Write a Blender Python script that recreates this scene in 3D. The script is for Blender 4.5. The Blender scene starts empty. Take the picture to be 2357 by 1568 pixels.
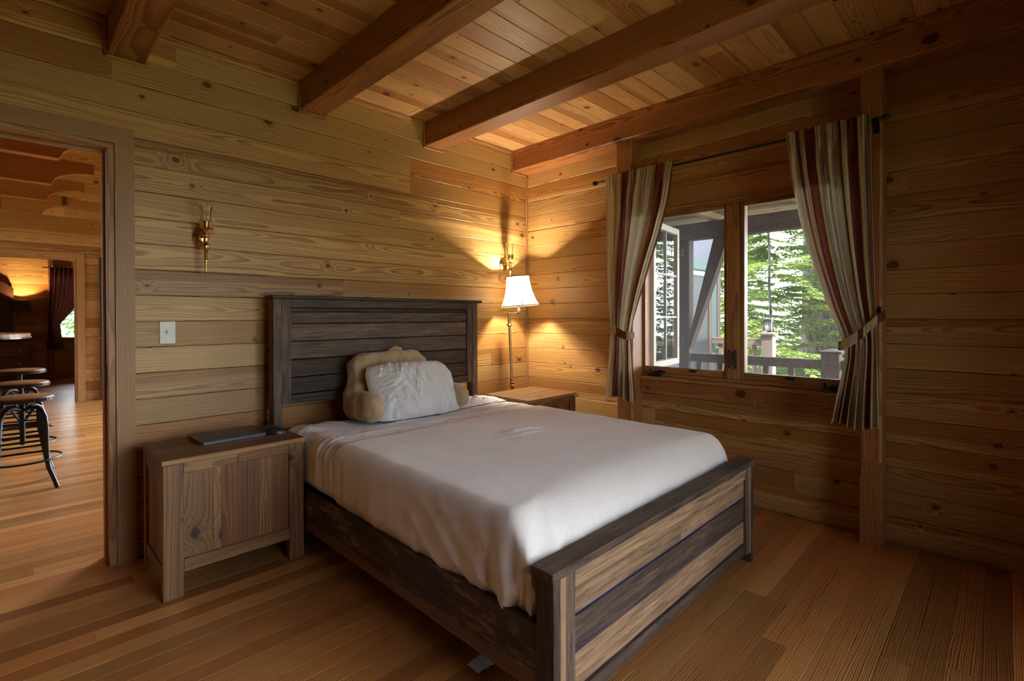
import bpy, math, random
from mathutils import Vector, Matrix, noise
random.seed(11)
PI = math.pi
SC = bpy.context.scene
COL = SC.collection
ORG = {}

# ------------------------------------------------------------------ mesh builder
class MB:
    def __init__(s): s.v=[]; s.f=[]; s.g=[]; s.r=[]; s.sm=[]
    def add(s, vs, fs, gr=None, rnd=(.5,.5,.5), smooth=False, M=None):
        b=len(s.v)
        if gr is None: gr=[tuple(v) for v in vs]
        for v in vs:
            s.v.append(tuple(M@Vector(v)) if M is not None else tuple(v))
        s.g.extend(gr); s.r.extend([rnd]*len(vs))
        for f in fs: s.f.append(tuple(b+i for i in f)); s.sm.append(smooth)
    def box(s, lo, hi, ax=0, ch=.002, rnd=None, M=None, base=None, quarter=False, endch=None):
        """chamfered board; ax = grain axis.  base=(lo,hi) of the whole board the piece is cut from"""
        lo=list(lo); hi=list(hi)
        for i in range(3):
            if lo[i]>hi[i]: lo[i],hi[i]=hi[i],lo[i]
        d=[hi[i]-lo[i] for i in range(3)]
        ch=min(ch, min(d)*.45); cv=[ch]*3
        if endch is not None: cv[ax]=endch
        vs=[];idx={}
        for sx in (0,1):
            for sy in (0,1):
                for sz in (0,1):
                    for k in range(3):
                        sg=(sx,sy,sz); p=[]
                        for i in range(3):
                            e=hi[i] if sg[i] else lo[i]
                            if i!=k: e += -cv[i] if sg[i] else cv[i]
                            p.append(e)
                        idx[(sx,sy,sz,k)]=len(vs); vs.append(p)
        fs=[]
        for k in range(3):
            a,b=(k+1)%3,(k+2)%3
            for sk in (0,1):
                q=[]
                for (sa,sb) in ((0,0),(1,0),(1,1),(0,1)):
                    t=[0,0,0]; t[k]=sk;t[a]=sa;t[b]=sb
                    q.append(idx[(*t,k)])
                fs.append(q if sk else q[::-1])
        for k in range(3):            # edges along axis k
            a,b=(k+1)%3,(k+2)%3
            for sa in (0,1):
                for sb in (0,1):
                    t0=[0,0,0];t0[a]=sa;t0[b]=sb;t0[k]=0
                    t1=list(t0);t1[k]=1
                    q=[idx[(*t0,a)],idx[(*t1,a)],idx[(*t1,b)],idx[(*t0,b)]]
                    fs.append(q if (sa==sb) else q[::-1])
        for sx in (0,1):
            for sy in (0,1):
                for sz in (0,1):
                    q=[idx[(sx,sy,sz,k)] for k in range(3)]
                    fs.append(q if (sx+sy+sz)%2 else q[::-1])
        B=base or (lo,hi)
        c=[(B[0][i]+B[1][i])/2 for i in range(3)]; bd=[B[1][i]-B[0][i] for i in range(3)]
        o=[i for i in range(3) if i!=ax]
        w,dd=(o[0],o[1]) if bd[o[0]]>=bd[o[1]] else (o[1],o[0])
        R=rnd or (random.random(),random.random(),random.random())
        rr=random.Random(int(R[0]*1e6)+int(R[1]*1e5)+int(R[2]*7e5))
        w0=rr.uniform(-.6,.6)*bd[w]; d0=rr.uniform(.012,.06)*rr.choice((-1,1))
        if rr.random()<.3 or quarter: w0=rr.choice((-1,1))*rr.uniform(.06,.2); d0*=.4
        L0=rr.uniform(0,400)
        gr=[(p[ax]-c[ax]+L0,p[w]-c[w]+w0,p[dd]-c[dd]+d0) for p in vs]
        s.add(vs,fs,gr,R,False,M)
    def tube(s, pts, rad, n=10, caps=True, smooth=True, M=None, rnd=(.5,.5,.5)):
        pts=[Vector(p) for p in pts]; m=len(pts)
        if not hasattr(rad,'__len__'): rad=[rad]*m
        vs=[];fs=[];gr=[]
        t=(pts[1]-pts[0]).normalized(); up=Vector((0,0,1)) if abs(t.z)<.9 else Vector((1,0,0))
        x=t.cross(up).normalized(); L=0
        for i,p in enumerate(pts):
            t=(pts[min(i+1,m-1)]-pts[max(i-1,0)]).normalized()
            x=(x-t*x.dot(t)).normalized(); y=t.cross(x)
            if i: L+=(p-pts[i-1]).length
            for k in range(n):
                a=2*PI*k/n
                vs.append(p+(x*math.cos(a)+y*math.sin(a))*rad[i]); gr.append((L,math.cos(a)*rad[i]+.03,math.sin(a)*rad[i]))
        for i in range(m-1):
            for k in range(n):
                k2=(k+1)%n
                fs.append((i*n+k,i*n+k2,(i+1)*n+k2,(i+1)*n+k))
        if caps: fs.append(tuple(range(n))[::-1]); fs.append(tuple((m-1)*n+k for k in range(n)))
        s.add(vs,fs,gr,rnd,smooth,M)
    def lathe(s, prof, c=(0,0,0), n=24, smooth=True, M=None, sx=1, sy=1, rot=0):
        vs=[];fs=[];m=len(prof)
        for r,z in prof:
            for k in range(n):
                a=2*PI*k/n+rot
                vs.append((c[0]+r*math.cos(a)*sx,c[1]+r*math.sin(a)*sy,c[2]+z))
        for i in range(m-1):
            for k in range(n):
                k2=(k+1)%n
                fs.append((i*n+k,i*n+k2,(i+1)*n+k2,(i+1)*n+k))
        if prof[0][0]>1e-6: fs.append(tuple(range(n))[::-1])
        if prof[-1][0]>1e-6: fs.append(tuple((m-1)*n+k for k in range(n)))
        s.add(vs,fs,None,(.5,.5,.5),smooth,M)
    def grid(s, fn, nu, nv, closeu=False, smooth=True, flip=False, grf=None, rnd=(.5,.5,.5)):
        vs=[];gr=[]
        for j in range(nv+1):
            for i in range(nu+(0 if closeu else 1)):
                u,v=i/nu,j/nv
                p=fn(u,v); vs.append(p); gr.append(grf(u,v) if grf else tuple(p))
        w=nu if closeu else nu+1; fs=[]
        for j in range(nv):
            for i in range(nu):
                i2=(i+1)%w
                q=(j*w+i,j*w+i2,(j+1)*w+i2,(j+1)*w+i)
                fs.append(q[::-1] if flip else q)
        s.add(vs,fs,gr,rnd,smooth)
    def prism(s, poly, a0, a1, axis=1, ax=None, rnd=None, M=None):
        """extrude 2-D polygon (the two other axes, in order) along axis"""
        o=[i for i in range(3) if i!=axis]; n=len(poly); vs=[]
        for a in (a0,a1):
            for p in poly:
                q=[0,0,0]; q[axis]=a; q[o[0]]=p[0]; q[o[1]]=p[1]; vs.append(q)
        fs=[tuple(range(n)),tuple(range(2*n-1,n-1,-1))]
        for k in range(n): fs.append((k,k+n,(k+1)%n+n,(k+1)%n))
        ar=sum(poly[k][0]*poly[(k+1)%n][1]-poly[(k+1)%n][0]*poly[k][1] for k in range(n))
        sgn=1 if axis in (0,2) else -1
        if ar*sgn>0: fs=[f[::-1] for f in fs]
        g=ax if ax is not None else axis
        og=[i for i in range(3) if i!=g]
        L0=random.uniform(0,300)
        R=rnd or (random.random(),random.random(),random.random())
        gr=[(p[g]+L0,p[og[0]]-vs[0][og[0]]+.03,p[og[1]]-vs[0][og[1]]+.05) for p in vs]
        s.add(vs,fs,gr,R,False,M)
    def build(s, name, mat, parent=None, org=None, mods=None):
        o3=Vector(ORG[parent.name]) if parent is not None else Vector(org or (0,0,0))
        me=bpy.data.meshes.new(name)
        me.from_pydata([(v[0]-o3.x,v[1]-o3.y,v[2]-o3.z) for v in s.v],[],s.f)
        a=me.attributes.new('gr','FLOAT_VECTOR','POINT'); a.data.foreach_set('vector',[c for g in s.g for c in g])
        a=me.attributes.new('rnd','FLOAT_VECTOR','POINT'); a.data.foreach_set('vector',[c for g in s.r for c in g])
        me.polygons.foreach_set('use_smooth',s.sm)
        if any(s.sm): me.set_sharp_from_angle(angle=math.radians(50))
        me.update()
        ob=bpy.data.objects.new(name,me); COL.objects.link(ob)
        for m in (mat if isinstance(mat,(list,tuple)) else [mat]): me.materials.append(m)
        if parent is not None: ob.parent=parent; ORG[ob.name]=tuple(o3)
        else: ob.location=o3; ORG[ob.name]=tuple(o3)
        return ob

def tag(o,label=None,cat=None,group=None,kind=None):
    if label: o['label']=label
    if cat: o['category']=cat
    if group: o['group']=group
    if kind: o['kind']=kind
    return o
def thing(name,label,cat,loc=(0,0,0),group=None,kind=None):
    o=bpy.data.objects.new(name,None); COL.objects.link(o); o.location=loc; o.empty_display_size=.1
    ORG[o.name]=tuple(loc)
    return tag(o,label,cat,group,kind)
def dup(root,loc,label):
    r=root.copy(); COL.objects.link(r); r.location=loc; r['label']=label; ORG[r.name]=tuple(loc)
    for c in list(root.children):
        k=c.copy(); COL.objects.link(k); k.parent=r
        for g in list(c.children):
            q=g.copy(); COL.objects.link(q); q.parent=k
    return r
def single(mb,name,mat,label,cat,org=None,group=None,kind=None):
    return tag(mb.build(name,mat,None,org),label,cat,group,kind)
def part(name,mat,parent,boxes,label=None):
    m=MB()
    for b in boxes: m.box(*b[:2],**(b[2] if len(b)>2 else {}))
    o=m.build(name,mat,parent)
    if label: o['label']=label
    return o

# ------------------------------------------------------------------ materials
class NT:
    def __init__(s,name):
        s.mat=bpy.data.materials.new(name); s.mat.use_nodes=True; s.nt=s.mat.node_tree; s.nt.nodes.clear()
        s.out=s.nt.nodes.new('ShaderNodeOutputMaterial')
    def n(s,t,**k):
        x=s.nt.nodes.new(t)
        for a,b in k.items(): setattr(x,a,b)
        return x
    def put(s,sock,v):
        if v is None: return
        if hasattr(v,'is_linked') or hasattr(v,'links'): s.nt.links.new(v,sock)
        else: sock.default_value=v
    def m(s,op,a,b=None,c=None,clamp=False):
        x=s.n('ShaderNodeMath',operation=op,use_clamp=clamp)
        for i,v in enumerate((a,b,c)): s.put(x.inputs[i],v)
        return x.outputs[0]
    def vm(s,op,a,b=None,out=0):
        x=s.n('ShaderNodeVectorMath',operation=op); s.put(x.inputs[0],a); s.put(x.inputs[1],b)
        return x.outputs[out]
    def xyz(s,x,y,z):
        c=s.n('ShaderNodeCombineXYZ'); s.put(c.inputs[0],x); s.put(c.inputs[1],y); s.put(c.inputs[2],z); return c.outputs[0]
    def sep(s,v):
        c=s.n('ShaderNodeSeparateXYZ'); s.put(c.inputs[0],v); return c.outputs
    def mix(s,f,a,b,mode='MIX'):
        x=s.n('ShaderNodeMix',data_type='RGBA',blend_type=mode); s.put(x.inputs[0],f); s.put(x.inputs[6],a); s.put(x.inputs[7],b); return x.outputs[2]
    def ss(s,v,a,b,lo=0.,hi=1.):
        x=s.n('ShaderNodeMapRange',interpolation_type='SMOOTHSTEP'); s.put(x.inputs[0],v)
        s.put(x.inputs[1],a); s.put(x.inputs[2],b); s.put(x.inputs[3],lo); s.put(x.inputs[4],hi); return x.outputs[0]
    def noise(s,v,scale=1.,detail=2.,rough=.5,out=0):
        x=s.n('ShaderNodeTexNoise'); s.put(x.inputs['Vector'],v); s.put(x.inputs['Scale'],scale); s.put(x.inputs['Detail'],detail); s.put(x.inputs['Roughness'],rough); return x.outputs[out]
    def attr(s,n):
        x=s.n('ShaderNodeAttribute',attribute_name=n); return x.outputs['Vector']
    def bsdf(s,color,rough=.5,metal=0.,coat=0.,bump=None,bs=.3,bd=.002,spec=.5,sheen=0.,sub=None):
        p=s.n('ShaderNodeBsdfPrincipled'); s.put(p.inputs['Base Color'],color); s.put(p.inputs['Roughness'],rough); s.put(p.inputs['Metallic'],metal)
        s.put(p.inputs['Coat Weight'],coat); p.inputs['Coat Roughness'].default_value=.2; s.put(p.inputs['Specular IOR Level'],spec); s.put(p.inputs['Sheen Weight'],sheen)
        if bump is not None:
            b=s.n('ShaderNodeBump'); s.put(b.inputs['Height'],bump); b.inputs['Strength'].default_value=bs; b.inputs['Distance'].default_value=bd
            s.nt.links.new(b.outputs[0],p.inputs['Normal'])
        s.p=p
        return p.outputs[0]
    def done(s,sh): s.nt.links.new(sh,s.out.inputs[0]); return s.mat
def rgb(r,g,b): return (r,g,b,1.)

def wood(name,early,late,ring=.008,contrast=.75,knot=.5,rough=.42,coat=0.,var=.25,hue=(1.0,.72,.55),huev=.6,wander=.05,spec=.4,fine=.25,sap=.55,kscale=1.):
    N=NT(name); P=N.attr('gr'); R=N.sep(N.attr('rnd')); L,W,D=N.sep(P)
    nz=N.n('ShaderNodeTexNoise'); N.put(nz.inputs['Vector'],N.xyz(N.m('MULTIPLY',L,1.1),N.m('MULTIPLY',W,4.),N.m('MULTIPLY',D,4.)))
    nz.inputs['Scale'].default_value=1.; nz.inputs['Detail'].default_value=2.
    nc=N.sep(nz.outputs[1])
    W2=N.m('ADD',W,N.m('MULTIPLY',N.m('SUBTRACT',nc[0],.5),wander*1.2))
    D2=N.m('ADD',D,N.m('MULTIPLY',N.m('SUBTRACT',nc[1],.5),wander*1.6))
    r=N.m('SQRT',N.m('ADD',N.m('MULTIPLY',W2,W2),N.m('MULTIPLY',D2,D2)))
    kn=None
    if knot>0:
        v=N.n('ShaderNodeTexVoronoi',voronoi_dimensions='2D',feature='F1'); vv=N.xyz(N.m('MULTIPLY',L,2.3),N.m('MULTIPLY',W,5.5),0.)
        N.put(v.inputs['Vector'],vv); v.inputs['Scale'].default_value=1.; v.inputs['Randomness'].default_value=.8
        dl=N.sep(N.vm('SUBTRACT',vv,v.outputs['Position'])); cc=N.sep(v.outputs['Color'])
        wob=N.noise(N.xyz(N.m('MULTIPLY',L,45.),N.m('MULTIPLY',W,45.),0.),1.,1.)
        kd=N.m('SQRT',N.m('ADD',N.m('POWER',N.m('MULTIPLY',dl[0],.75/2.3),2.),N.m('POWER',N.m('DIVIDE',dl[1],5.5),2.)))
        kd=N.m('MULTIPLY',kd,N.m('ADD',.72,N.m('MULTIPLY',wob,.55)))
        on=N.m('LESS_THAN',cc[1],knot)
        ks=N.m('MULTIPLY',N.m('ADD',.0045*kscale,N.m('MULTIPLY',N.m('POWER',cc[0],2.),.017*kscale)),on)
        ks=N.m('ADD',ks,.0001)
        q=N.m('DIVIDE',kd,N.m('MULTIPLY',ks,2.4))
        r=N.m('ADD',r,N.m('MULTIPLY',N.m('EXPONENT',N.m('MULTIPLY',N.m('MULTIPLY',q,q),-1.)),N.m('MULTIPLY',ks,2.2)))
        kn=N.ss(N.m('DIVIDE',kd,ks),.75,1.15,1.,0.)
        kr=N.m('DIVIDE',kd,ks)
    fz=N.noise(N.xyz(N.m('MULTIPLY',L,5.),N.m('MULTIPLY',W,60.),N.m('MULTIPLY',D,60.)),1.,2.)
    ph=N.m('ADD',N.m('DIVIDE',r,ring),N.m('MULTIPLY',fz,.55))
    ph=N.m('ADD',ph,N.m('MULTIPLY',N.noise(N.xyz(0.,0.,N.m('MULTIPLY',r,40.)),1.,1.),3.))
    sw=N.m('FRACT',ph)
    late_f=N.m('MULTIPLY',N.ss(sw,.25,.86),N.ss(sw,.9,1.,1.,0.))
    late_f=N.m('MULTIPLY',late_f,N.m('ADD',contrast*.6,N.m('MULTIPLY',nc[2],contrast*.8)))
    col=N.mix(late_f,rgb(*early),rgb(*late))
    fib=N.noise(N.xyz(N.m('MULTIPLY',L,6.),N.m('MULTIPLY',W,420.),N.m('MULTIPLY',D,420.)),1.,2.)
    bl=N.noise(N.xyz(N.m('MULTIPLY',L,.9),N.m('MULTIPLY',W,7.),N.m('MULTIPLY',D,7.)),1.,2.)
    val=N.m('ADD',1.-var,N.m('MULTIPLY',R[0],2*var))
    val=N.m('MULTIPLY',val,N.m('ADD',1.-fine*.5,N.m('MULTIPLY',fib,fine)))
    val=N.m('MULTIPLY',val,N.m('ADD',.78,N.m('MULTIPLY',bl,.44)))
    col=N.mix(N.m('MULTIPLY',R[1],huev),col,N.mix(1.,col,rgb(*hue),'MULTIPLY'))
    col=N.mix(1.,col,N.xyz(val,val,val),'MULTIPLY')
    if sap>0:
        th=N.m('MULTIPLY',N.m('SUBTRACT',N.m('FRACT',N.m('MULTIPLY',R[2],7.31)),.5),.11)
        e=N.m('ADD',N.m('SUBTRACT',W2,th),N.m('MULTIPLY',N.m('SUBTRACT',fz,.5),.012))
        hs=N.m('MULTIPLY',N.ss(e,-.006,.006),N.m('GREATER_THAN',R[2],1.-sap))
        col=N.mix(hs,col,N.mix(1.,col,rgb(.76,.62,.50),'MULTIPLY'))
    if kn is not None:
        kc=N.mix(N.ss(N.m('FRACT',N.m('MULTIPLY',kr,2.6)),.2,.8),rgb(late[0]*.42,late[1]*.34,late[2]*.3),rgb(late[0]*.12,late[1]*.09,late[2]*.08))
        col=N.mix(N.m('MULTIPLY',kn,.88),col,kc)
        halo=N.ss(kr,1.,2.6,.3,0.)
        col=N.mix(halo,col,N.mix(1.,col,rgb(.62,.42,.3),'MULTIPLY'))
    rg=N.m('ADD',rough-.06,N.m('MULTIPLY',fib,.14))
    return N.done(N.bsdf(col,rg,coat=coat,bump=N.m('ADD',N.m('MULTIPLY',late_f,.5),N.m('MULTIPLY',fib,.4)),bs=.18,bd=.0008,spec=spec))

def rustic(name,c0,c1,worn,wornamt=.5,rough=.6):
    N=NT(name); L,W,D=N.sep(N.attr('gr')); R=N.sep(N.attr('rnd'))
    fib=N.noise(N.xyz(N.m('MULTIPLY',L,7.),N.m('MULTIPLY',W,230.),N.m('MULTIPLY',D,230.)),1.,3.,.6)
    mid=N.noise(N.xyz(N.m('MULTIPLY',L,4.),N.m('MULTIPLY',W,60.),N.m('MULTIPLY',D,60.)),1.,5.,.68)
    saw=N.noise(N.xyz(N.m('MULTIPLY',L,150.),N.m('MULTIPLY',W,6.),N.m('MULTIPLY',D,6.)),1.,2.)
    big=N.noise(N.xyz(N.m('MULTIPLY',L,3.2),N.m('MULTIPLY',W,15.),N.m('MULTIPLY',D,15.)),1.,6.,.72)
    col=N.mix(N.ss(N.m('ADD',N.m('MULTIPLY',mid,.6),N.m('MULTIPLY',fib,.4)),.36,.64),rgb(*c0),rgb(*c1))
    col=N.mix(N.m('MULTIPLY',N.ss(N.m('ADD',big,N.m('MULTIPLY',N.m('SUBTRACT',fib,.5),.35)),.53,.63),wornamt),col,rgb(*worn))
    col=N.mix(N.m('MULTIPLY',N.ss(saw,.56,.68),.12),col,rgb(c0[0]*.5,c0[1]*.5,c0[2]*.5))
    sc=N.noise(N.xyz(N.m('MULTIPLY',L,26.),N.m('MULTIPLY',W,60.),N.m('MULTIPLY',D,60.)),1.,5.,.75)
    col=N.mix(N.m('MULTIPLY',N.ss(sc,.66,.72),.55),col,rgb(worn[0]*1.25,worn[1]*1.25,worn[2]*1.3))
    val=N.m('ADD',.62,N.m('MULTIPLY',R[0],.76))
    col=N.mix(1.,col,N.xyz(val,N.m('MULTIPLY',val,N.m('ADD',.94,N.m('MULTIPLY',R[1],.1))),val),'MULTIPLY')
    return N.done(N.bsdf(col,rough,bump=N.m('ADD',mid,fib),bs=.35,bd=.001,spec=.35))

def plain(name,c,rough=.5,metal=0.,coat=0.,spec=.5,nscale=0,namt=.15):
    N=NT(name); col=rgb(*c)
    if nscale:
        f=N.noise(N.n('ShaderNodeTexCoord').outputs['Object'],nscale,3.)
        col=N.mix(f,rgb(*[x*(1-namt) for x in c]),rgb(*[min(1,x*(1+namt)) for x in c]))
    return N.done(N.bsdf(col,rough,metal,coat,spec=spec))
def cloth(name,c,trans=0.,scale=900.,rough=.85,var=.08,sheen=.2,big=14.,bs=.25,mot=.06):
    N=NT(name); P=N.n('ShaderNodeTexCoord').outputs['Object']
    f=N.noise(P,scale,2.); b=N.noise(P,big,3.)
    col=N.mix(b,rgb(*[x*(1-var) for x in c]),rgb(*[x*(1+var) for x in c]))
    g=N.noise(P,scale*.42,2.); g2=N.m('ADD',1.-mot,N.m('MULTIPLY',g,2*mot)); col=N.mix(1.,col,N.xyz(g2,g2,g2),'MULTIPLY')
    sh=N.bsdf(col,rough,bump=f,bs=bs,bd=.001,spec=.2,sheen=sheen)
    if trans:
        t=N.n('ShaderNodeBsdfTranslucent'); N.put(t.inputs[0],col)
        x=N.n('ShaderNodeMixShader'); x.inputs[0].default_value=trans; N.nt.links.new(sh,x.inputs[1]); N.nt.links.new(t.outputs[0],x.inputs[2]); sh=x.outputs[0]
    return N.done(sh)
def thin_glass(name,tint=(1,1,1),dust=0.,ior=1.5,rough=.0):
    N=NT(name); t=N.n('ShaderNodeBsdfTransparent'); t.inputs[0].default_value=rgb(*tint)
    g=N.n('ShaderNodeBsdfGlossy'); g.inputs['Roughness'].default_value=rough; g.inputs[0].default_value=rgb(1,1,1)
    fr=N.n('ShaderNodeFresnel'); fr.inputs[0].default_value=ior
    x=N.n('ShaderNodeMixShader'); N.nt.links.new(fr.outputs[0],x.inputs[0]); N.nt.links.new(t.outputs[0],x.inputs[1]); N.nt.links.new(g.outputs[0],x.inputs[2])
    sh=x.outputs[0]
    if dust:
        P=N.n('ShaderNodeTexCoord').outputs['Object']
        v=N.n('ShaderNodeTexVoronoi'); N.put(v.inputs['Vector'],P); v.inputs['Scale'].default_value=120.
        cs=N.sep(v.outputs['Color'])
        f=N.m('MULTIPLY',N.m('LESS_THAN',v.outputs['Distance'],N.m('MULTIPLY',cs[0],.13)),N.m('LESS_THAN',cs[1],.65))
        f=N.m('MULTIPLY',f,.75)
        hz=N.m('MULTIPLY',N.noise(P,420.,2.),dust)
        f=N.m('MAXIMUM',f,hz)
        d=N.n('ShaderNodeBsdfTranslucent'); d.inputs[0].default_value=rgb(.8,.78,.75)
        y=N.n('ShaderNodeMixShader'); N.nt.links.new(f,y.inputs[0]); N.nt.links.new(sh,y.inputs[1]); N.nt.links.new(d.outputs[0],y.inputs[2]); sh=y.outputs[0]
    return N.done(sh)

M={}
M['wall']=wood('wall_boards',(.57,.355,.135),(.29,.135,.043),ring=.0085,contrast=.85,knot=.42,var=.19,huev=.6,hue=(.86,.69,.56),wander=.06)
M['ceil']=wood('ceiling_boards',(.60,.36,.15),(.34,.155,.052),ring=.007,contrast=.7,knot=.62,var=.16,huev=.6,hue=(.95,.74,.6),wander=.05)
M['beam']=wood('beam_timber',(.40,.175,.058),(.19,.062,.018),ring=.0085,contrast=.9,knot=.6,sap=0,kscale=1.3,var=.1,huev=.4,wander=.06)
M['trim']=wood('fir_trim',(.44,.215,.075),(.23,.09,.028),ring=.007,contrast=.8,knot=0,sap=0,var=.1,huev=.5,wander=.04)
M['casing']=wood('door_casing_fir',(.44,.25,.10),(.22,.10,.034),ring=.006,contrast=.7,knot=0,sap=0,var=.1,huev=.3,wander=.03)
M['floor']=wood('fir_floor',(.62,.32,.105),(.25,.080,.018),ring=.0062,contrast=1.,knot=.06,rough=.33,coat=.25,var=.36,huev=.75,hue=(.78,.56,.43),sap=.0,wander=.028,spec=.5)
M['acacia']=wood('acacia',(.25,.125,.046),(.078,.033,.013),ring=.014,contrast=.62,knot=.35,sap=.5,rough=.5,var=.3,huev=.55,hue=(.8,.72,.66),wander=.07,fine=.5)
M['rust_dark']=rustic('reclaimed_dark',(.022,.014,.010),(.085,.052,.034),(.17,.115,.075),.35)
M['rust_rail']=rustic('rail_worn_dark',(.020,.013,.010),(.07,.042,.028),(.27,.14,.064),.85)
M['rust_mid']=rustic('reclaimed_mid',(.045,.029,.021),(.16,.103,.068),(.24,.15,.095),.4)
M['rust_light']=rustic('reclaimed_light',(.12,.070,.036),(.31,.185,.100),(.38,.235,.132),.45)
M['rust_red']=rustic('rail_redwood',(.10,.046,.025),(.18,.085,.046),(.21,.11,.06),.3)
M['indigo']=plain('blue_fringe_backing',(.055,.05,.30),.6,nscale=300,namt=.5)  # violet-blue light fringe along the slat gaps, put into the backing colour
M['brass']=plain('polished_brass',(.66,.45,.17),.2,1.)
M['oldbrass']=plain('antique_brass',(.46,.35,.20),.3,1.)
M['iron']=plain('black_iron',(.012,.012,.013),.42,.3,nscale=60,namt=.4)
M['steel']=plain('steel',(.55,.54,.52),.3,1.)
M['black']=plain('black_plastic',(.010,.010,.011),.35,spec=.5)
M['lid']=plain('laptop_shell',(.026,.026,.028),.38,.1,spec=.5)
M['edge']=plain('laptop_edge',(.10,.12,.17),.35,.6)
M['ivory']=plain('ivory_plastic',(.70,.68,.56),.35)
M['glass']=thin_glass('window_glass')
M['dusty']=thin_glass('dusty_window_glass',dust=.05)
M['screen']=thin_glass('dusty_insect_screen',(.93,.93,.93),dust=.07,ior=1.02)
M['chimney']=thin_glass('clear_shade_glass',(.97,.96,.93),ior=1.42)
M['blanket']=cloth('fleece_blanket',(.75,.675,.625),0,420.,.95,.03,.35,30.,.5,.14)
M['sheet']=cloth('cotton_sheet',(.78,.77,.79),0,900.,.8,.05,.15)
M['pillow']=cloth('grey_white_pillowcase',(.70,.675,.65),0,900.,.75,.05,.15)
M['tan']=cloth('tan_velour',(.45,.325,.18),0,700.,.9,.07,.4)
M['mattress']=cloth('mattress_ticking',(.6,.58,.55))
M['red_curtain']=cloth('dark_red_curtain',(.10,.022,.014),.25,600.,.7,.2)
M['shade']=None
def mat_shade():
    N=NT('lamp_shade_silk'); P=N.n('ShaderNodeTexCoord').outputs['Object']
    f=N.noise(N.vm('MULTIPLY',P,(260.,260.,8.)),1.,2.)
    col=N.mix(f,rgb(.90,.84,.68),rgb(.95,.90,.76))
    d=N.n('ShaderNodeBsdfDiffuse'); N.put(d.inputs[0],col); t=N.n('ShaderNodeBsdfTranslucent'); N.put(t.inputs[0],col)
    x=N.n('ShaderNodeMixShader'); x.inputs[0].default_value=.78; N.nt.links.new(d.outputs[0],x.inputs[1]); N.nt.links.new(t.outputs[0],x.inputs[2])
    return N.done(x.outputs[0])
M['shade']=mat_shade()
M['shade_dark']=plain('brown_shade',(.07,.05,.035),.8)
def mat_bark():
    N=NT('bark'); P=N.n('ShaderNodeTexCoord').outputs['Object']
    f=N.noise(N.vm('MULTIPLY',P,(14.,14.,3.)),1.,5.,.65)
    col=N.mix(N.ss(f,.38,.62),rgb(.035,.03,.027),rgb(.22,.20,.19))
    return N.done(N.bsdf(col,.9,bump=f,bs=.6,bd=.05))
M['bark']=mat_bark()
def mat_leaf(name,c1,c2):
    N=NT(name); R=N.sep(N.attr('rnd')); col=N.mix(R[0],rgb(*c1),rgb(*c2))
    d=N.n('ShaderNodeBsdfDiffuse'); N.put(d.inputs[0],col); t=N.n('ShaderNodeBsdfTranslucent'); N.put(t.inputs[0],col)
    x=N.n('ShaderNodeMixShader'); x.inputs[0].default_value=.45; N.nt.links.new(d.outputs[0],x.inputs[1]); N.nt.links.new(t.outputs[0],x.inputs[2])
    return N.done(x.outputs[0])
M['leaf']=mat_leaf('conifer_needles',(.07,.15,.025),(.30,.37,.10))
M['leaf2']=mat_leaf('broad_leaves',(.05,.11,.025),(.14,.21,.06))
M['siding']=None
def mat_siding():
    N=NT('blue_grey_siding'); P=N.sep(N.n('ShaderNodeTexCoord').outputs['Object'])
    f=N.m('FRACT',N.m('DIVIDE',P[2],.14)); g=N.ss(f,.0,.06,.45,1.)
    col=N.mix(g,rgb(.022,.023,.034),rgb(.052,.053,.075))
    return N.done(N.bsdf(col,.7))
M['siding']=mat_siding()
M['teal']=plain('teal_trim',(.025,.05,.05),.6)
M['darkglass']=plain('dark_screen_door',(.012,.012,.015),.5)
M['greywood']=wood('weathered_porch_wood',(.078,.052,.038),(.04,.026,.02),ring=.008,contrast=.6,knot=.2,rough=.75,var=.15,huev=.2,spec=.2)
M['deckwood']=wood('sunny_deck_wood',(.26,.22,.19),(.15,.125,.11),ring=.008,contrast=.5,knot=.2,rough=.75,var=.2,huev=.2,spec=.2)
M['soffit']=wood('porch_soffit_boards',(.42,.33,.21),(.28,.2,.12),ring=.009,contrast=.5,knot=.3,rough=.6,var=.12,huev=.2,spec=.2)
M['cornerwood']=plain('brown_corner_board',(.05,.032,.02),.6,nscale=20)
M['lantern_glass']=plain('frosted_lantern_panel',(.75,.77,.8),.4)
M['sashpaint']=plain('cream_painted_sash',(.50,.44,.33),.5,nscale=30,namt=.08)
M['ground']=plain('forest_floor',(.16,.17,.08),.95,nscale=2,namt=.5)
M['slab']=plain('dark_backing',(.06,.035,.018),.8)
M['roof']=plain('roof_deck',(.10,.08,.07),.9)
M['stone']=plain('dark_counter_edge',(.05,.045,.04),.25)
M['door_dark']=wood('dark_door_wood',(.06,.03,.018),(.03,.014,.009),ring=.008,contrast=.6,knot=0,rough=.35,var=.05)

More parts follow.
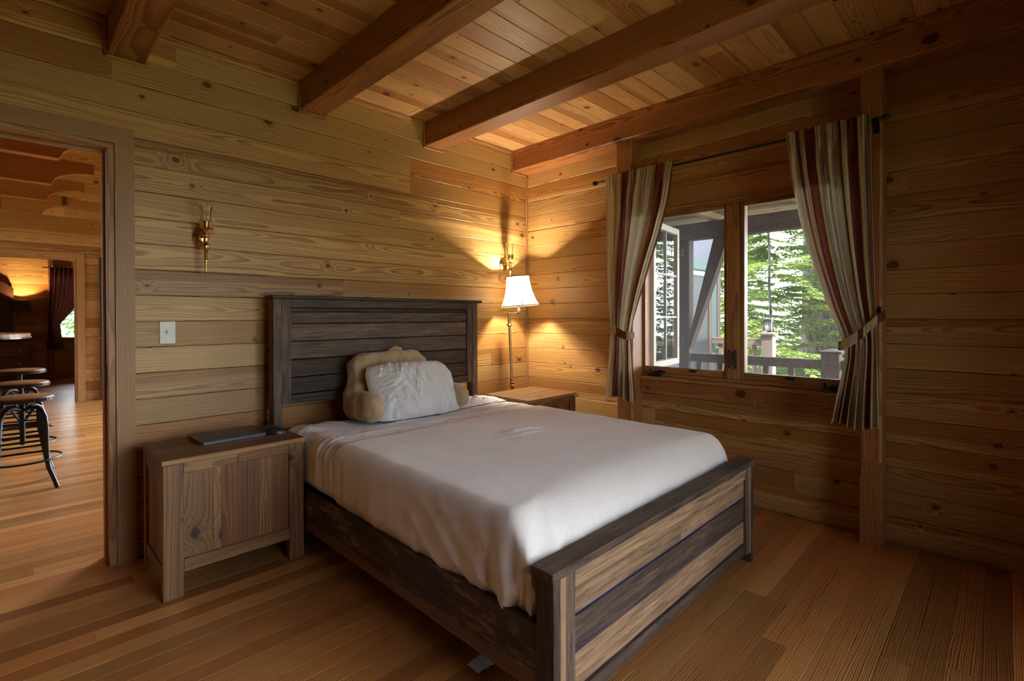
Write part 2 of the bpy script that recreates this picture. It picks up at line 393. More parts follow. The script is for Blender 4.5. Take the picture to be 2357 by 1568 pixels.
def mat_stripes():
    N=NT('striped_curtain_cotton'); U=N.sep(N.attr('gr'))
    P=N.n('ShaderNodeTexCoord').outputs['Object']
    f=N.m('FRACT',N.m('DIVIDE',U[0],.46))
    r=N.n('ShaderNodeValToRGB'); cr=r.color_ramp; cr.interpolation='CONSTANT'
    cream=(.74,.65,.47,1); burg=(.27,.07,.055,1); oliv=(.60,.51,.24,1); tan=(.42,.24,.13,1); pale=(.60,.55,.45,1); brown=(.22,.10,.06,1)
    st=[(0,cream),(.17,tan),(.18,cream),(.205,brown),(.215,cream),(.24,tan),(.25,cream),(.275,brown),(.285,cream),(.31,tan),(.32,oliv),(.40,pale),(.43,burg),(.56,brown),(.575,burg),(.66,cream),(.69,oliv),(.78,cream),(.80,tan),(.81,cream),(.84,burg),(.90,cream)]
    while len(cr.elements)<len(st): cr.elements.new(.5)
    for e,(p,c) in zip(cr.elements,st): e.position=p; e.color=c
    N.put(r.inputs[0],f)
    w=N.noise(N.vm('MULTIPLY',P,(700.,700.,90.)),1.,2.)
    col=N.mix(1.,r.outputs[0],N.mix(w,rgb(.78,.78,.78),rgb(1.1,1.1,1.1)),'MULTIPLY')
    d=N.n('ShaderNodeBsdfDiffuse'); N.put(d.inputs[0],col); t=N.n('ShaderNodeBsdfTranslucent'); N.put(t.inputs[0],col)
    x=N.n('ShaderNodeMixShader'); x.inputs[0].default_value=.58; N.nt.links.new(d.outputs[0],x.inputs[1]); N.nt.links.new(t.outputs[0],x.inputs[2])
    return N.done(x.outputs[0])
M['stripes']=mat_stripes()

# ------------------------------------------------------------------ setting
WX,WY=3.285,3.065
CZ=2.64
PITCH=.13; Z0=.009
def subtract(rects,hole):
    out=[]
    for (a,b,c,d) in rects:       # a..b horizontal, c..d vertical
        ha,hb,hc,hd=hole
        if ha>=b or hb<=a or hc>=d or hd<=c: out.append((a,b,c,d)); continue
        if c<hc: out.append((a,b,c,hc))
        if d>hd: out.append((a,b,hd,d))
        c2,d2=max(c,hc),min(d,hd)
        if a<ha: out.append((a,ha,c2,d2))
        if b>hb: out.append((hb,b,c2,d2))
    return out
def board_wall(name,axis,at,face,h0,h1,z1,holes=(),thick=.14,joints={},seed=1,mat='wall',label='',back=True,zlo=-.12):
    """axis: 0 = wall runs along X at Y=at;  1 = runs along Y at X=at.  face=+1/-1: side the boards are seen from"""
    rr=random.Random(seed); m=MB(); bt=.018
    def put(h0_,h1_,za,zb,base,R,ch):
        b0,b1=at,at-face*bt
        if axis==0: m.box((h0_,b0,za),(h1_,b1,zb),ax=0,ch=ch,endch=.0003,rnd=R,base=((base[0],min(b0,b1),base[2]),(base[1],max(b0,b1),base[3])))
        else: m.box((b0,h0_,za),(b1,h1_,zb),ax=1,ch=ch,endch=.0003,rnd=R,base=((min(b0,b1),base[0],base[2]),(max(b0,b1),base[1],base[3])))
    k=-1
    while Z0+k*PITCH<z1-.005:
        za,zb=max(0,Z0+k*PITCH),min(z1,Z0+(k+1)*PITCH)
        x=h0; js=list(joints.get(k,[]))
        if not js:
            x2=h0+rr.uniform(.8,7.)
            while x2<h1-.4: js.append(x2); x2+=rr.uniform(3.5,6.)
        segs=[h0]+sorted(js)+[h1]
        for a,b in zip(segs[:-1],segs[1:]):
            R=(rr.random(),rr.random(),rr.random())
            rects=[(a,b,za+.0007,zb-.0007)]
            for hl in holes: rects=subtract(rects,hl)
            for q in rects:
                if q[1]-q[0]>.004 and q[3]-q[2]>.004: put(q[0],q[1],q[2],q[3],(a,b,za,zb),R,.003)
        k+=1
    rects=[(h0,h1,zlo,z1)]
    for hl in holes: rects=subtract(rects,hl)
    ms=[m]
    f0,f1=at-face*(bt-.002),at-face*thick
    for q in rects:
        if axis==0: m.box((q[0],f0,q[2]),(q[1],f1,q[3]),ax=0,ch=.0,rnd=(.3,.5,.5))
        else: m.box((f0,q[0],q[2]),(f1,q[1],q[3]),ax=1,ch=.0,rnd=(.3,.5,.5))
    return single(m,name,M[mat],label,'wall',kind='structure')

LX=-1.5; FY=-1.1
def zrow(z): return int((z-Z0)/PITCH)
DO=(-.60,.362,-.2,2.045)      # doorway hole
board_wall('wall_back',0,WY,-1,-2.52,WX,CZ+.02,[DO],.14,joints={17:[2.05],16:[2.05],18:[.355]},seed=5,label='knotty honey pine board wall behind the bed headboard')
WIN=(.56,1.94,.765,1.955)
board_wall('wall_right',1,WX,-1,FY,WY,CZ+.02,[WIN],.15,seed=8,label='knotty pine board wall around the casement window')
board_wall('wall_left',1,LX,1,FY,WY,CZ+.02,[],.12,seed=21,label='pine board wall behind the camera on the doorway side')
W2=(.5,2.4,.10,2.1)
board_wall('wall_front',0,FY,1,LX,WX,CZ+.02,[W2],.12,seed=22,label='pine board wall behind the camera with a wide window')
# floor strips
def floor_strips(name,x0,x1,y0,y1,z,w,mat,label,seed,lens=(.9,3.2),quarter=True,up=1,cat='floor',axis=0,ch=.0012,thick=.02):
    rr=random.Random(seed); m=MB()
    a0,a1,b0,b1=(x0,x1,y0,y1) if axis==0 else (y0,y1,x0,x1)
    b=b0
    while b<b1-.001:
        a=a0-rr.uniform(0,lens[0])
        while a<a1:
            l=rr.uniform(*lens); s,e=max(a,a0),min(a+l,a1)
            if e-s>.01:
                be=min(b+w,b1)-.0004
                lo,hi=((s,b,z-thick),(e-.0004,be,z)) if axis==0 else ((b,s,z-thick),(be,e-.0004,z))
                if up<0: lo=(lo[0],lo[1],z); hi=(hi[0],hi[1],z+thick)
                m.box(lo,hi,ax=axis,ch=ch,rnd=(rr.random(),rr.random(),rr.random()),quarter=quarter)
            a+=l
        b+=w
    lo,hi=((x0,y0,z-thick-.1),(x1,y1,z-thick+.001)) if up>0 else ((x0,y0,z+thick-.001),(x1,y1,z+thick+.1))
    m.box(lo,hi,ax=axis,ch=0)
    return single(m,name,M[mat],label,cat,kind='structure')
floor_strips('floor',-2.5,WX,FY,13.0,0,.083,'floor','glossy amber fir strip floor running through the doorway',3)
floor_strips('ceiling',LX-.02,WX+.02,FY,WY,CZ,.1285,'ceil','amber tongue and groove pine ceiling between the beams',4,lens=(4.,7.),quarter=False,up=-1,cat='ceiling',ch=.004)
# ceiling beams
lbl=['ceiling beam over the doorway, farthest from the window','ceiling beam second from the doorway side','ceiling beam above the bed, second from the window wall','timber beam along the top of the window wall']
for i,x in enumerate((.338,1.257,2.174,3.095)):
    m=MB(); x1=x+.148 if i<3 else WX-.001
    m.box((x,FY+.002,2.462),(x1,WY-.002,CZ+.004),ax=1,ch=.004,rnd=(.5,.2+.2*i,.3*i),base=((x,FY,2.46),(x+.148,WY,CZ)))
    bo=single(m,'ceiling_beam',M['beam'],'exposed fir '+lbl[i],'beam',kind='structure')
    if i==3:
        q=MB(); q.lathe([(.012,0),(.012,.003),(.009,.006),(0,.007)],(0,0,0),14,M=Matrix.Translation((x,.51,2.54))@Matrix.Rotation(-PI/2,4,'Y')); q.build('wooden_plug',M['casing'],bo)
    m=MB()
    m.box((x-.014,WY-.016,2.448),(x-.0005,WY-.0005,CZ-.001),ax=2,ch=.003)
    m.box((x-.014,WY-.016,2.447),((x1+.012) if i<3 else WX-.013,WY-.0005,2.4615),ax=0,ch=.003)
    single(m,'trim_%d'%(i+1),M['trim'],['thin trim under the beam over the doorway','thin trim where the second beam meets the back wall','thin trim where the beam above the bed meets the wall','thin trim at the end of the window wall beam'][i],'trim',kind='structure')
m=MB()
for a,b in ((LX,.325),(.487,1.242),(1.406,2.159),(2.324,3.08)):
    m.box((a,WY-.014,CZ-.016),(b,WY-.0005,CZ-.0005),ax=0,ch=.003)
single(m,'trim_5',M['trim'],'narrow ceiling trim strip along the back wall','trim',kind='structure')
m=MB(); m.box((WX-.016,WY-.016,0),(WX-.0005,WY-.0005,2.446),ax=2,ch=.004)
single(m,'trim_6',M['trim'],'vertical trim strip in the corner beside the lamp','trim',kind='structure')
# posts
for i,(y0,y1,lab) in enumerate(((1.905,2.037,'square timber post left of the window behind the curtain'),(.452,.546,'square timber post right of the window behind the tied curtain'))):
    m=MB()
    def oct_(z0,z1,c):
        X0,X1=3.15,WX-.0005
        m.prism([(X0,y0+c),(X0+c,y0),(X1,y0),(X1,y1),(X0+c,y1),(X0,y1-c)],z0,z1,axis=2,ax=2,rnd=(.5,.3,.2))
    oct_(0,.36,.002); oct_(.36,.445,.008); oct_(.445,2.30,.010); oct_(2.30,2.4615,.002)
    single(m,'timber_post',M['beam'],lab,'post',kind='structure')

# doorway casing and jamb
d=thing('door_1','fir doorway frame left of the bed opening to the hall','door',(.34,WY,0),kind='structure')
part('jamb',M['casing'],d,[((.333,WY-.012,0),(.3615,WY+.152,2.012),dict(ax=2)),((-.60,WY-.012,2.012),(.3615,WY+.152,2.0445),dict(ax=0)),((-.5995,WY-.012,0),(-.571,WY+.152,2.012),dict(ax=2))])
part('door_stop',M['casing'],d,[((.322,WY+.06,0),(.3328,WY+.10,2.0115),dict(ax=2)),((-.57,WY+.06,2.0),(.322,WY+.10,2.0118),dict(ax=0))])
part('strike_plate',M['iron'],d,[((.3318,WY+.02,.86),(.3332,WY+.045,.97),{})],'dark strike plate')
m=MB()
m.prism([(.362,0),(.438,0),(.438,2.117),(.362,2.037)],WY-.022,WY-.0005,axis=1,ax=2); m.build('casing',M['casing'],d)
m=MB(); m.prism([(.362,2.037),(.438,2.117),(-.676,2.117),(-.60,2.037)],WY-.022,WY-.0005,axis=1,ax=0); m.build('casing',M['casing'],d)
m=MB(); m.prism([(-.60,0),(-.676,0),(-.676,2.117),(-.60,2.037)],WY-.022,WY-.0005,axis=1,ax=2); m.build('casing',M['casing'],d)

# main window
w=thing('window_1','twin casement window with wood frame looking onto the porch','window',(WX,1.25,.765),kind='structure')
part('head_casing',M['trim'],w,[((WX-.024,.548,1.956),(WX-.0005,1.903,2.09),dict(ax=1)),((WX-.036,.548,2.09),(WX-.0005,1.903,2.108),dict(ax=1)),((WX-.034,.548,1.944),(WX-.0005,1.903,1.956),dict(ax=1))])
part('sill',M['trim'],w,[((WX-.036,.548,.742),(WX+.10,1.903,.765),dict(ax=1,ch=.005))])
part('apron',M['beam'],w,[((WX-.024,.548,.640),(WX-.0005,1.903,.7415),dict(ax=1))])
fx0,fx1=WX+.002,WX+.145
part('window_frame',M['trim'],w,[((fx0,.5605,.7655),(fx1,.588,1.9545),dict(ax=2)),((fx0,1.912,.7655),(fx1,1.9395,1.9545),dict(ax=2)),((fx0,.588,1.928),(fx1,1.912,1.9545),dict(ax=1)),((fx0,.588,.7655),(fx1,1.912,.79),dict(ax=1))])
part('mullion',M['trim'],w,[((WX-.012,1.21,.7905),(fx1,1.285,1.9275),dict(ax=2))])
# fixed right sash
sx0,sx1=WX+.012,WX+.05
def sash(y0,y1,z0,z1,x0,x1,st=.03,rb=.045):
    return [((x0,y0,z0),(x1,y0+st,z1),dict(ax=2)),((x0,y1-st,z0),(x1,y1,z1),dict(ax=2)),((x0,y0+st,z0),(x1,y1-st,z0+rb),dict(ax=1)),((x0,y0+st,z1-st),(x1,y1-st,z1),dict(ax=1))]
rs=part('sash',M['trim'],w,sash(.5885,1.2095,.7905,1.9275,sx0,sx1,.026,.045))
part('pane',M['dusty'],rs,[((WX+.028,.613,.834),(WX+.033,1.185,1.903),{})])
ls=part('screen_frame',M['trim'],w,sash(1.2855,1.9115,.7905,1.9275,sx0,sx0+.02,.026,.045))
part('insect_screen',M['screen'],ls,[((WX+.02,1.31,.834),(WX+.0206,1.887,1.903),{})])
# open sash, hinged on the left jamb, swung out over the porch
hx,hy=WX+.135,1.905
ang=math.radians(97); Ls=.555
MR=Matrix.Translation((hx,hy,0))@Matrix.Rotation(-(PI/2-ang)+0,4,'Z')
def sb(lo,hi,m,ax=0): m.box(lo,hi,ax=ax,ch=.003,M=MR)
m=MB()
t0,t1=-.02,.02
sb((0,t0,.80),(.045,t1,1.925),m,2); sb((Ls-.045,t0,.80),(Ls,t1,1.925),m,2); sb((.045,t0,.80),(Ls-.045,t1,.85),m); sb((.045,t0,1.875),(Ls-.045,t1,1.925),m)
osash=m.build('open_sash',M['sashpaint'],w); osash['label']='cream painted casement sash swung open'
m=MB(); sb((.045,-.003,.85),(Ls-.045,.003,1.875),m); m.build('pane',M['glass'],osash)
m=MB()
sb((Ls/2-.008,t0+.006,.85),(Ls/2+.008,t1-.006,1.875),m,2)
for z in (1.19,1.53): sb((.045,t0+.006,z-.008),(Ls-.045,t1-.006,z+.008),m)
m.build('muntin_bars',M['sashpaint'],osash)
for z in (.98,1.72):
    m=MB(); m.tube([MR@Vector((Ls-.01,-.02,z-.03)),MR@Vector((Ls-.01,-.05,z-.02)),MR@Vector((Ls-.01,-.05,z+.035)),MR@Vector((Ls-.01,-.02,z+.04))],.004,6); m.build('latch_keeper',M['iron'],osash)
# hardware
for yc in (1.79,.70):
    m=MB()
    m.lathe([(0,0),(.034,0),(.034,.012),(.026,.022),(0,.026)],(WX-.012,yc,.7655),16,sy=1.9,sx=.62)
    m.tube([(WX-.014,yc+.02,.787),(WX-.024,yc-.005,.800),(WX-.030,yc-.05,.806),(WX-.030,yc-.085,.800)],[.007,.009,.011,.006],8)
    m.tube([(WX-.02,yc+.025,.787),(WX-.026,yc+.033,.812),(WX-.028,yc+.035,.818)],[.006,.006,.008],8)
    m.build('crank_handle',M['black'],w)
for yc in (1.228,1.268):
    m=MB(); m.box((WX-.018,yc-.006,.86),(WX-.0125,yc+.006,.98),ch=.002); m.tube([(WX-.02,yc,.965),(WX-.028,yc,.94),(WX-.026,yc,.88)],[.006,.006,.004],8); m.build('sash_lock',M['iron'],w)
for yc in (1.52,.92):
    m=MB(); m.box((WX+.004,yc-.025,.812),(WX+.0118,yc+.025,.828),ch=.002); m.build('screen_clip',M['iron'],w)

# rear window and hall openings
w=thing('window_2','wide window in the wall behind the camera','window',(1.45,FY,.10),kind='structure')
part('window_frame',M['trim'],w,[((.5005,FY-.10,.1005),(.55,FY+.01,2.0995),dict(ax=2)),((2.35,FY-.10,.1005),(2.3995,FY+.01,2.0995),dict(ax=2)),((.55,FY-.10,.1005),(2.35,FY+.01,.15),dict(ax=0)),((.55,FY-.10,2.05),(2.35,FY+.01,2.0995),dict(ax=0)),((1.43,FY-.08,.1505),(1.47,FY,2.0495),dict(ax=2))])
for a,b in ((.55,1.43),(1.47,2.35)): part('pane',M['glass'],w,[((a,FY-.05,.15),(b,FY-.045,2.05),{})])

# hall shell
HX0=-2.5; HZ=3.55; FAR=9.4; END=13.0
FD=(-.5,.682,-.2,2.035)
board_wall('wall_hall_far',0,FAR,-1,HX0,WX,HZ,[FD],.14,seed=31,label='pine board wall at the far end of the hall')
board_wall('wall_hall_left',1,HX0,1,WY+.14,END,HZ,[(6.2,8.7,.4,2.4)],.14,seed=32,label='pine board wall on the left of the hall with an added daylight opening')  # bare opening out of view, added to let sky light into the hall
board_wall('wall_hall_right',1,WX,-1,WY+.14,END,HZ,[(5.6,8.6,.4,2.35)],.15,seed=33,label='pine board wall on the right of the hall with an added daylight opening')  # unseen unglazed opening, added and sized to brighten the hall
EW=(.60,1.6,.765,2.1)
board_wall('wall_end',0,END,-1,HX0,WX,HZ,[EW],.14,seed=34,label='pine board wall in the far bedroom around its window')
m=MB(); m.box((LX-.02,FY,2.76),(WX+.02,WY+.14,2.80)); m.box((LX-.6,FY-.95,2.80),(WX+.16,WY+.15,2.86)); m.box((HX0-.8,WY+.15,HZ+.13),(WX+.8,END+.8,HZ+.2))
single(m,'roof',M['roof'],'roof deck over the bedroom and hall','roof',kind='structure')
floor_strips('ceiling_hall',HX0,WX,WY+.14,END,HZ,.1285,'ceil','pine plank ceiling high over the hall',41,lens=(2.5,4.8),quarter=False,up=-1,cat='ceiling',ch=.004)
m=MB()
for a,b,c,dd in subtract([(HX0,WX,CZ+.02,HZ)],(0,0,0,0)): m.box((a,WY+.12,c),(b,WY+.14,dd),ax=0)
single(m,'wall_hall_gable',M['wall'],'board wall above the bedroom doorway on the hall side','wall',kind='structure')
# far doorway
d=thing('door_2','fir door casing of the doorway at the far end of the hall','door',(.68,FAR,0),kind='structure')
part('casing',M['casing'],d,[((.682,FAR-.02,0),(.768,FAR-.0005,2.11),dict(ax=2))])
part('casing',M['casing'],d,[((-.586,FAR-.02,2.035),(.6815,FAR-.0005,2.11),dict(ax=0))])
part('casing',M['casing'],d,[((-.19,FAR-.02,0),(-.088,FAR-.0005,2.034),dict(ax=2))])
part('jamb',M['casing'],d,[((.66,FAR-.01,0),(.6815,FAR+.15,2.012),dict(ax=2)),((-.0875,FAR-.01,2.012),(.6815,FAR+.15,2.034),dict(ax=0))])
w=thing('window_3','window in the far bedroom showing green leaves','window',(1.1,END,.765),kind='structure')
part('window_frame',M['trim'],w,[((.6005,END+.005,.766),(.64,END+.12,2.0995),dict(ax=2)),((1.56,END+.005,.766),(1.5995,END+.12,2.0995),dict(ax=2)),((.64,END+.005,.766),(1.56,END+.12,.81),dict(ax=0)),((.64,END+.005,2.06),(1.56,END+.12,2.0995),dict(ax=0))])
part('sill',M['trim'],w,[((.56,END-.03,.735),(1.64,END-.0005,.764),dict(ax=0))])
part('pane',M['glass'],w,[((.64,END+.05,.81),(1.56,END+.055,2.06),{})])
m=MB(); m.box((.52,END-.10,0),(.605,END-.0005,2.3),ax=2,ch=.006); single(m,'timber_post',M['beam'],'square timber post beside the dark red curtain in the far bedroom','post',kind='structure')
# hall beams with scooped ends
for i,(y,lab) in enumerate(((5.5,'nearest to the bedroom door'),(6.6,'second from the bedroom door'),(7.55,'third from the bedroom door'),(8.6,'nearest to the far doorway'))):
    m=MB(); sc=y/6.6; x0=.297; x1=.62; z0=2.5
    if i==0: x0=.296
    arc=[(x0+(x1-x0)*t, z0+.148*math.sqrt(1-(1-t)**2)) for t in [k/10 for k in range(11)]]
    poly=[(HX0+.002,z0)]+arc+[(x1,2.755),(HX0+.002,2.755)]
    m.prism(poly,y,y+.10,axis=1,ax=0,rnd=(.5,.3+.1*i,.4))
    single(m,'hall_beam',M['beam'],'exposed hall beam with curved scooped end, '+lab,'beam',kind='structure')

# ------------------------------------------------------------------ bed
BED=thing('bed','rustic bed frame of reclaimed dark planks with headboard and footboard','bed',(1.8,1.9,0))
RD,RM,RL=M['rust_dark'],M['rust_mid'],M['rust_light']
hy0=2.90
part('headboard_cap',RD,BED,[((1.020,2.865,1.303),(2.566,2.985,1.322),dict(ax=0,ch=.003,rnd=(.55,.5,.5)))])
part('headboard_post',RM,BED,[((1.036,hy0,0),(1.083,2.975,1.3028),dict(ax=2,rnd=(.62,.5,.5)))])
part('headboard_post',RM,BED,[((2.500,hy0,0),(2.548,2.975,1.3028),dict(ax=2,rnd=(.66,.5,.2)))])
part('headboard_stile',RM,BED,[((1.0835,hy0+.004,.700),(1.137,2.965,1.3028),dict(ax=2,rnd=(.35,.5,.5)))])
part('headboard_stile',RM,BED,[((2.450,hy0+.004,.700),(2.4995,2.965,1.3028),dict(ax=2,rnd=(.7,.5,.5)))])
part('headboard_rail',RM,BED,[((1.1375,hy0+.006,1.255),(2.4495,2.96,1.3028),dict(ax=0,rnd=(.5,.5,.5)))])
for z0,z1,mt,dy,v in ((1.229,1.252,RD,.022,.5),(1.163,1.227,RM,.016,.6),(1.061,1.156,RM,.016,.95),(.956,1.056,RM,.016,.62),(.853,.950,RD,.016,.55),(.754,.848,RD,.016,.4)):
    part('headboard_slat',mt,BED,[((1.1375,hy0+dy,z0),(2.4495,2.955,z1),dict(ax=0,rnd=(v,random.random(),random.random()),ch=.003))])
part('headboard_rail',RD,BED,[((1.1375,hy0+.006,.700),(2.4495,2.96,.750),dict(ax=0,rnd=(.5,.4,.5)))])
part('headboard_back',M['slab'],BED,[((1.09,2.9555,.71),(2.49,2.9645,1.29),{})])
# footboard
part('footboard_cap',RD,BED,[((1.028,.866,.474),(2.566,.948,.499),dict(ax=0,ch=.003,rnd=(.6,.5,.5)))])
for a,b,s1,s2 in ((1.042,1.072,1.0725,1.112),(2.530,2.560,2.497,2.5295)):
    part('footboard_post',RD,BED,[((a,.8745,0),(b,.940,.4738),dict(ax=2,rnd=(.45,.5,.5)))])
part('footboard_stile',RL,BED,[((1.0725,.8765,.05),(1.100,.905,.4738),dict(ax=2,rnd=(.55,.5,.5)))],'lighter tan stile')
part('footboard_stile',RM,BED,[((1.1005,.880,.05),(1.146,.905,.4738),dict(ax=2,rnd=(.4,.5,.5)))])
part('footboard_stile',RL,BED,[((2.506,.8765,.05),(2.5295,.905,.4738),dict(ax=2,rnd=(.4,.5,.5)))])
part('footboard_stile',RM,BED,[((2.4805,.880,.05),(2.5055,.905,.4738),dict(ax=2,rnd=(.4,.5,.5)))])
part('footboard_rail',RL,BED,[((1.1465,.882,.434),(2.480,.905,.4738),dict(ax=0,rnd=(.6,.5,.5)))])
part('footboard_moulding',RL,BED,[((1.1465,.886,.411),(2.480,.905,.4300),dict(ax=0,rnd=(.85,.5,.5)))])
for z0,z1,mt,v in ((.328,.4105,RL,.62),(.221,.317,RD,.75),(.107,.2095,RL,.75)):
    if mt is RL and z0>.3:
        part('footboard_slat',RL,BED,[((1.1465,.893,z0),(1.83,.905,z1),dict(ax=0,rnd=(.28,.5,.5))),((1.8305,.893,z0),(2.480,.905,z1),dict(ax=0,rnd=(.7,.3,.5)))])
    else: part('footboard_slat',mt,BED,[((1.1465,.893,z0),(2.480,.905,z1),dict(ax=0,rnd=(v,.5,.5)))])
part('footboard_rail',RD,BED,[((1.1465,.887,.050),(2.480,.905,.098),dict(ax=0,rnd=(.75,.5,.5)))],'dark bottom rail')
part('footboard_back',M['indigo'],BED,[((1.1465,.9055,.051),(2.480,.915,.473),{})],'backing coloured with the blue light fringe of the gaps')
for x0,x1 in ((1.046,1.070),(2.532,2.556)):
    part('side_rail',M['rust_rail'],BED,[((x0,.9405,.178),(x1,2.8995,.322),dict(ax=1,rnd=(.5,.5,.2)))])
    part('rail_skirt',M['rust_red'],BED,[((x0,.9405,.128),(x1,2.8995,.1775),dict(ax=1,rnd=(.55,.8,.5)))])
part('slat_base',M['slab'],BED,[((1.0705,.9405,.25),(2.5315,2.8995,.27),dict(ax=0))])

def nz(x,y,z=0.): return noise.noise(Vector((x,y,z)))
def sm(a,b,x):
    t=max(0,min(1,(x-a)/(b-a))); return t*t*(3-2*t)
# mattress (inside the covers)
def rbox(m,x0,x1,y0,y1,z0,z1,r,n=6):
    prof=[]
    for k in range(n+1):
        a=PI/2*k/n; prof.append((r*(1-math.sin(a)),z1-r*(1-math.cos(a)),0))
    rings=[]
    for ins,z in [(r*.6,z0),(0,z0+r*.6)]+[(r*(1-math.cos(PI/2*k/n)),z1-r+r*math.sin(PI/2*k/n)) for k in range(n+1)]:
        ring=[]; rr=.06
        for cx,cy,a0 in ((x1-rr,y1-rr,0),(x0+rr,y1-rr,90),(x0+rr,y0+rr,180),(x1-rr,y0+rr,270)):
            for q in range(7):
                a=math.radians(a0+15*q); ring.append((cx+(rr-min(ins,rr*.9))*math.cos(a)-0*ins,cy+(rr-min(ins,rr*.9))*math.sin(a),z))
        rings.append(ring)
    vs=[p for r_ in rings for p in r_]; n_=len(rings[0]); fs=[]
    for i in range(len(rings)-1):
        for k in range(n_): fs.append((i*n_+k,i*n_+(k+1)%n_,(i+1)*n_+(k+1)%n_,(i+1)*n_+k))
    fs.append(tuple(range(n_))[::-1]); fs.append(tuple((len(rings)-1)*n_+k for k in range(n_)))
    m.add(vs,fs,None,(.5,.5,.5),True)
m=MB(); rbox(m,1.125,2.475,1.10,2.83,.272,.560,.05)
single(m,'mattress',M['mattress'],'pale mattress under the sheets on the bed frame','mattress',(1.8,1.9,.272))

XL,XR=1.058,2.545
def strip_cloth(name,mat,label,cat,y0,y1,off,ztop,hem,nu,nv,disp,edge=None,headdrop=0,rs=.075,org=None):
    """cloth over the mattress open towards both ends: u across, v along Y"""
    half=(XR-XL)/2+off; cx=(XL+XR)/2
    side=ztop+off-rs-hem; arc=rs*PI/2; top=2*(half-rs); tot=2*side+2*arc+top
    def fn(u,v):
        e0,e1=(edge(u) if edge else (y0,y1))
        y=e0+(e1-e0)*v; s=u*tot
        if s>tot/2: sg,t=1,tot-s
        else: sg,t=-1,s
        zt=ztop+off
        if t<side: x=half; z=hem+t; n=(1,0)
        elif t<side+arc:
            a=(t-side)/rs; x=half-rs+rs*math.cos(a); z=zt-rs+rs*math.sin(a); n=(math.cos(a),math.sin(a))
        else: x=half-rs-(t-side-arc); z=zt; n=(0,1)
        if z<hem+.05: x-=.035*(1-(z-hem)/.05)**1.2
        x0=cx+sg*x
        dz=disp(x0,y,z,n[1],t)
        x0+=sg*n[0]*dz; z+=n[1]*dz
        if headdrop and v>.8:
            q=(v-.8)/.2; z-=headdrop*q*q*(n[1])
        return (x0,y,z)
    m=MB(); m.grid(fn,nu,nv,flip=False,grf=lambda u,v:(u*tot,v*(y1-y0),0))
    return tag(m.build(name,mat,None,org or (cx,(y0+y1)/2,hem)),label,cat)
# fitted sheet at the head
def dfit(x,y,z,nzz,t):
    q=.006*nz(x*7,y*9)+.004*nz(x*19,y*13,3)
    c=sm(.30,.0,math.hypot(x-1.16,y-2.68))
    q+=c*(.020+.022*nz(x*17+y*11,y*7-x*4,5)+.010*abs(nz(x*40,y*22,2)))
    return max(q,-.004)
strip_cloth('fitted_sheet',M['sheet'],'wrinkled pale fitted sheet at the head of the bed','sheet',2.43,2.855,.002,.582,.335,190,46,dfit,headdrop=.05)
# folded top sheet
def dsh(x,y,z,nzz,t):
    q=.005*nz(x*6,y*20)+.004*nz(x*21,y*34,7)+.0035*abs(nz(x*9+y*3,y*60,2))
    band=sm(2.30,2.34,y)*sm(2.42,2.37,y)
    q+=band*.003+.004*sm(2.50,2.47,y)
    if nzz<.5: q+=.0035*math.sin(y*105+4*nz(y*8,z*5))*(1-nzz)*.5+.003*nz(y*40,z*4)
    q+=.006*abs(nz(x*30+y*20,y*26-x*8,4))*sm(1.7,1.1,x)
    return q
strip_cloth('top_sheet',M['sheet'],'white top sheet folded back over the blanket edge','sheet',2.14,2.52,.004,.588,.335,260,70,dsh,
            edge=lambda u:(2.14,2.51+.012*math.sin(u*9)))
# lace hem on the sheet: zigzag ribbon of small bars
m=MB()
for k in range(96):
    x=1.14+k*.0136; z=.588+.004+.011
    if x>2.44: break
    y=2.335+.004*math.sin(k*.35)
    m.box((x,y-.008,z),(x+.006,y+.008,z+.0035),ch=.001,M=Matrix.Translation((x,y,0))@Matrix.Rotation((.5 if k%2 else -.5),4,'Z')@Matrix.Translation((-x,-y,0)))
hem=m.build('lace_hem',M['sheet'],bpy.data.objects['top_sheet'])
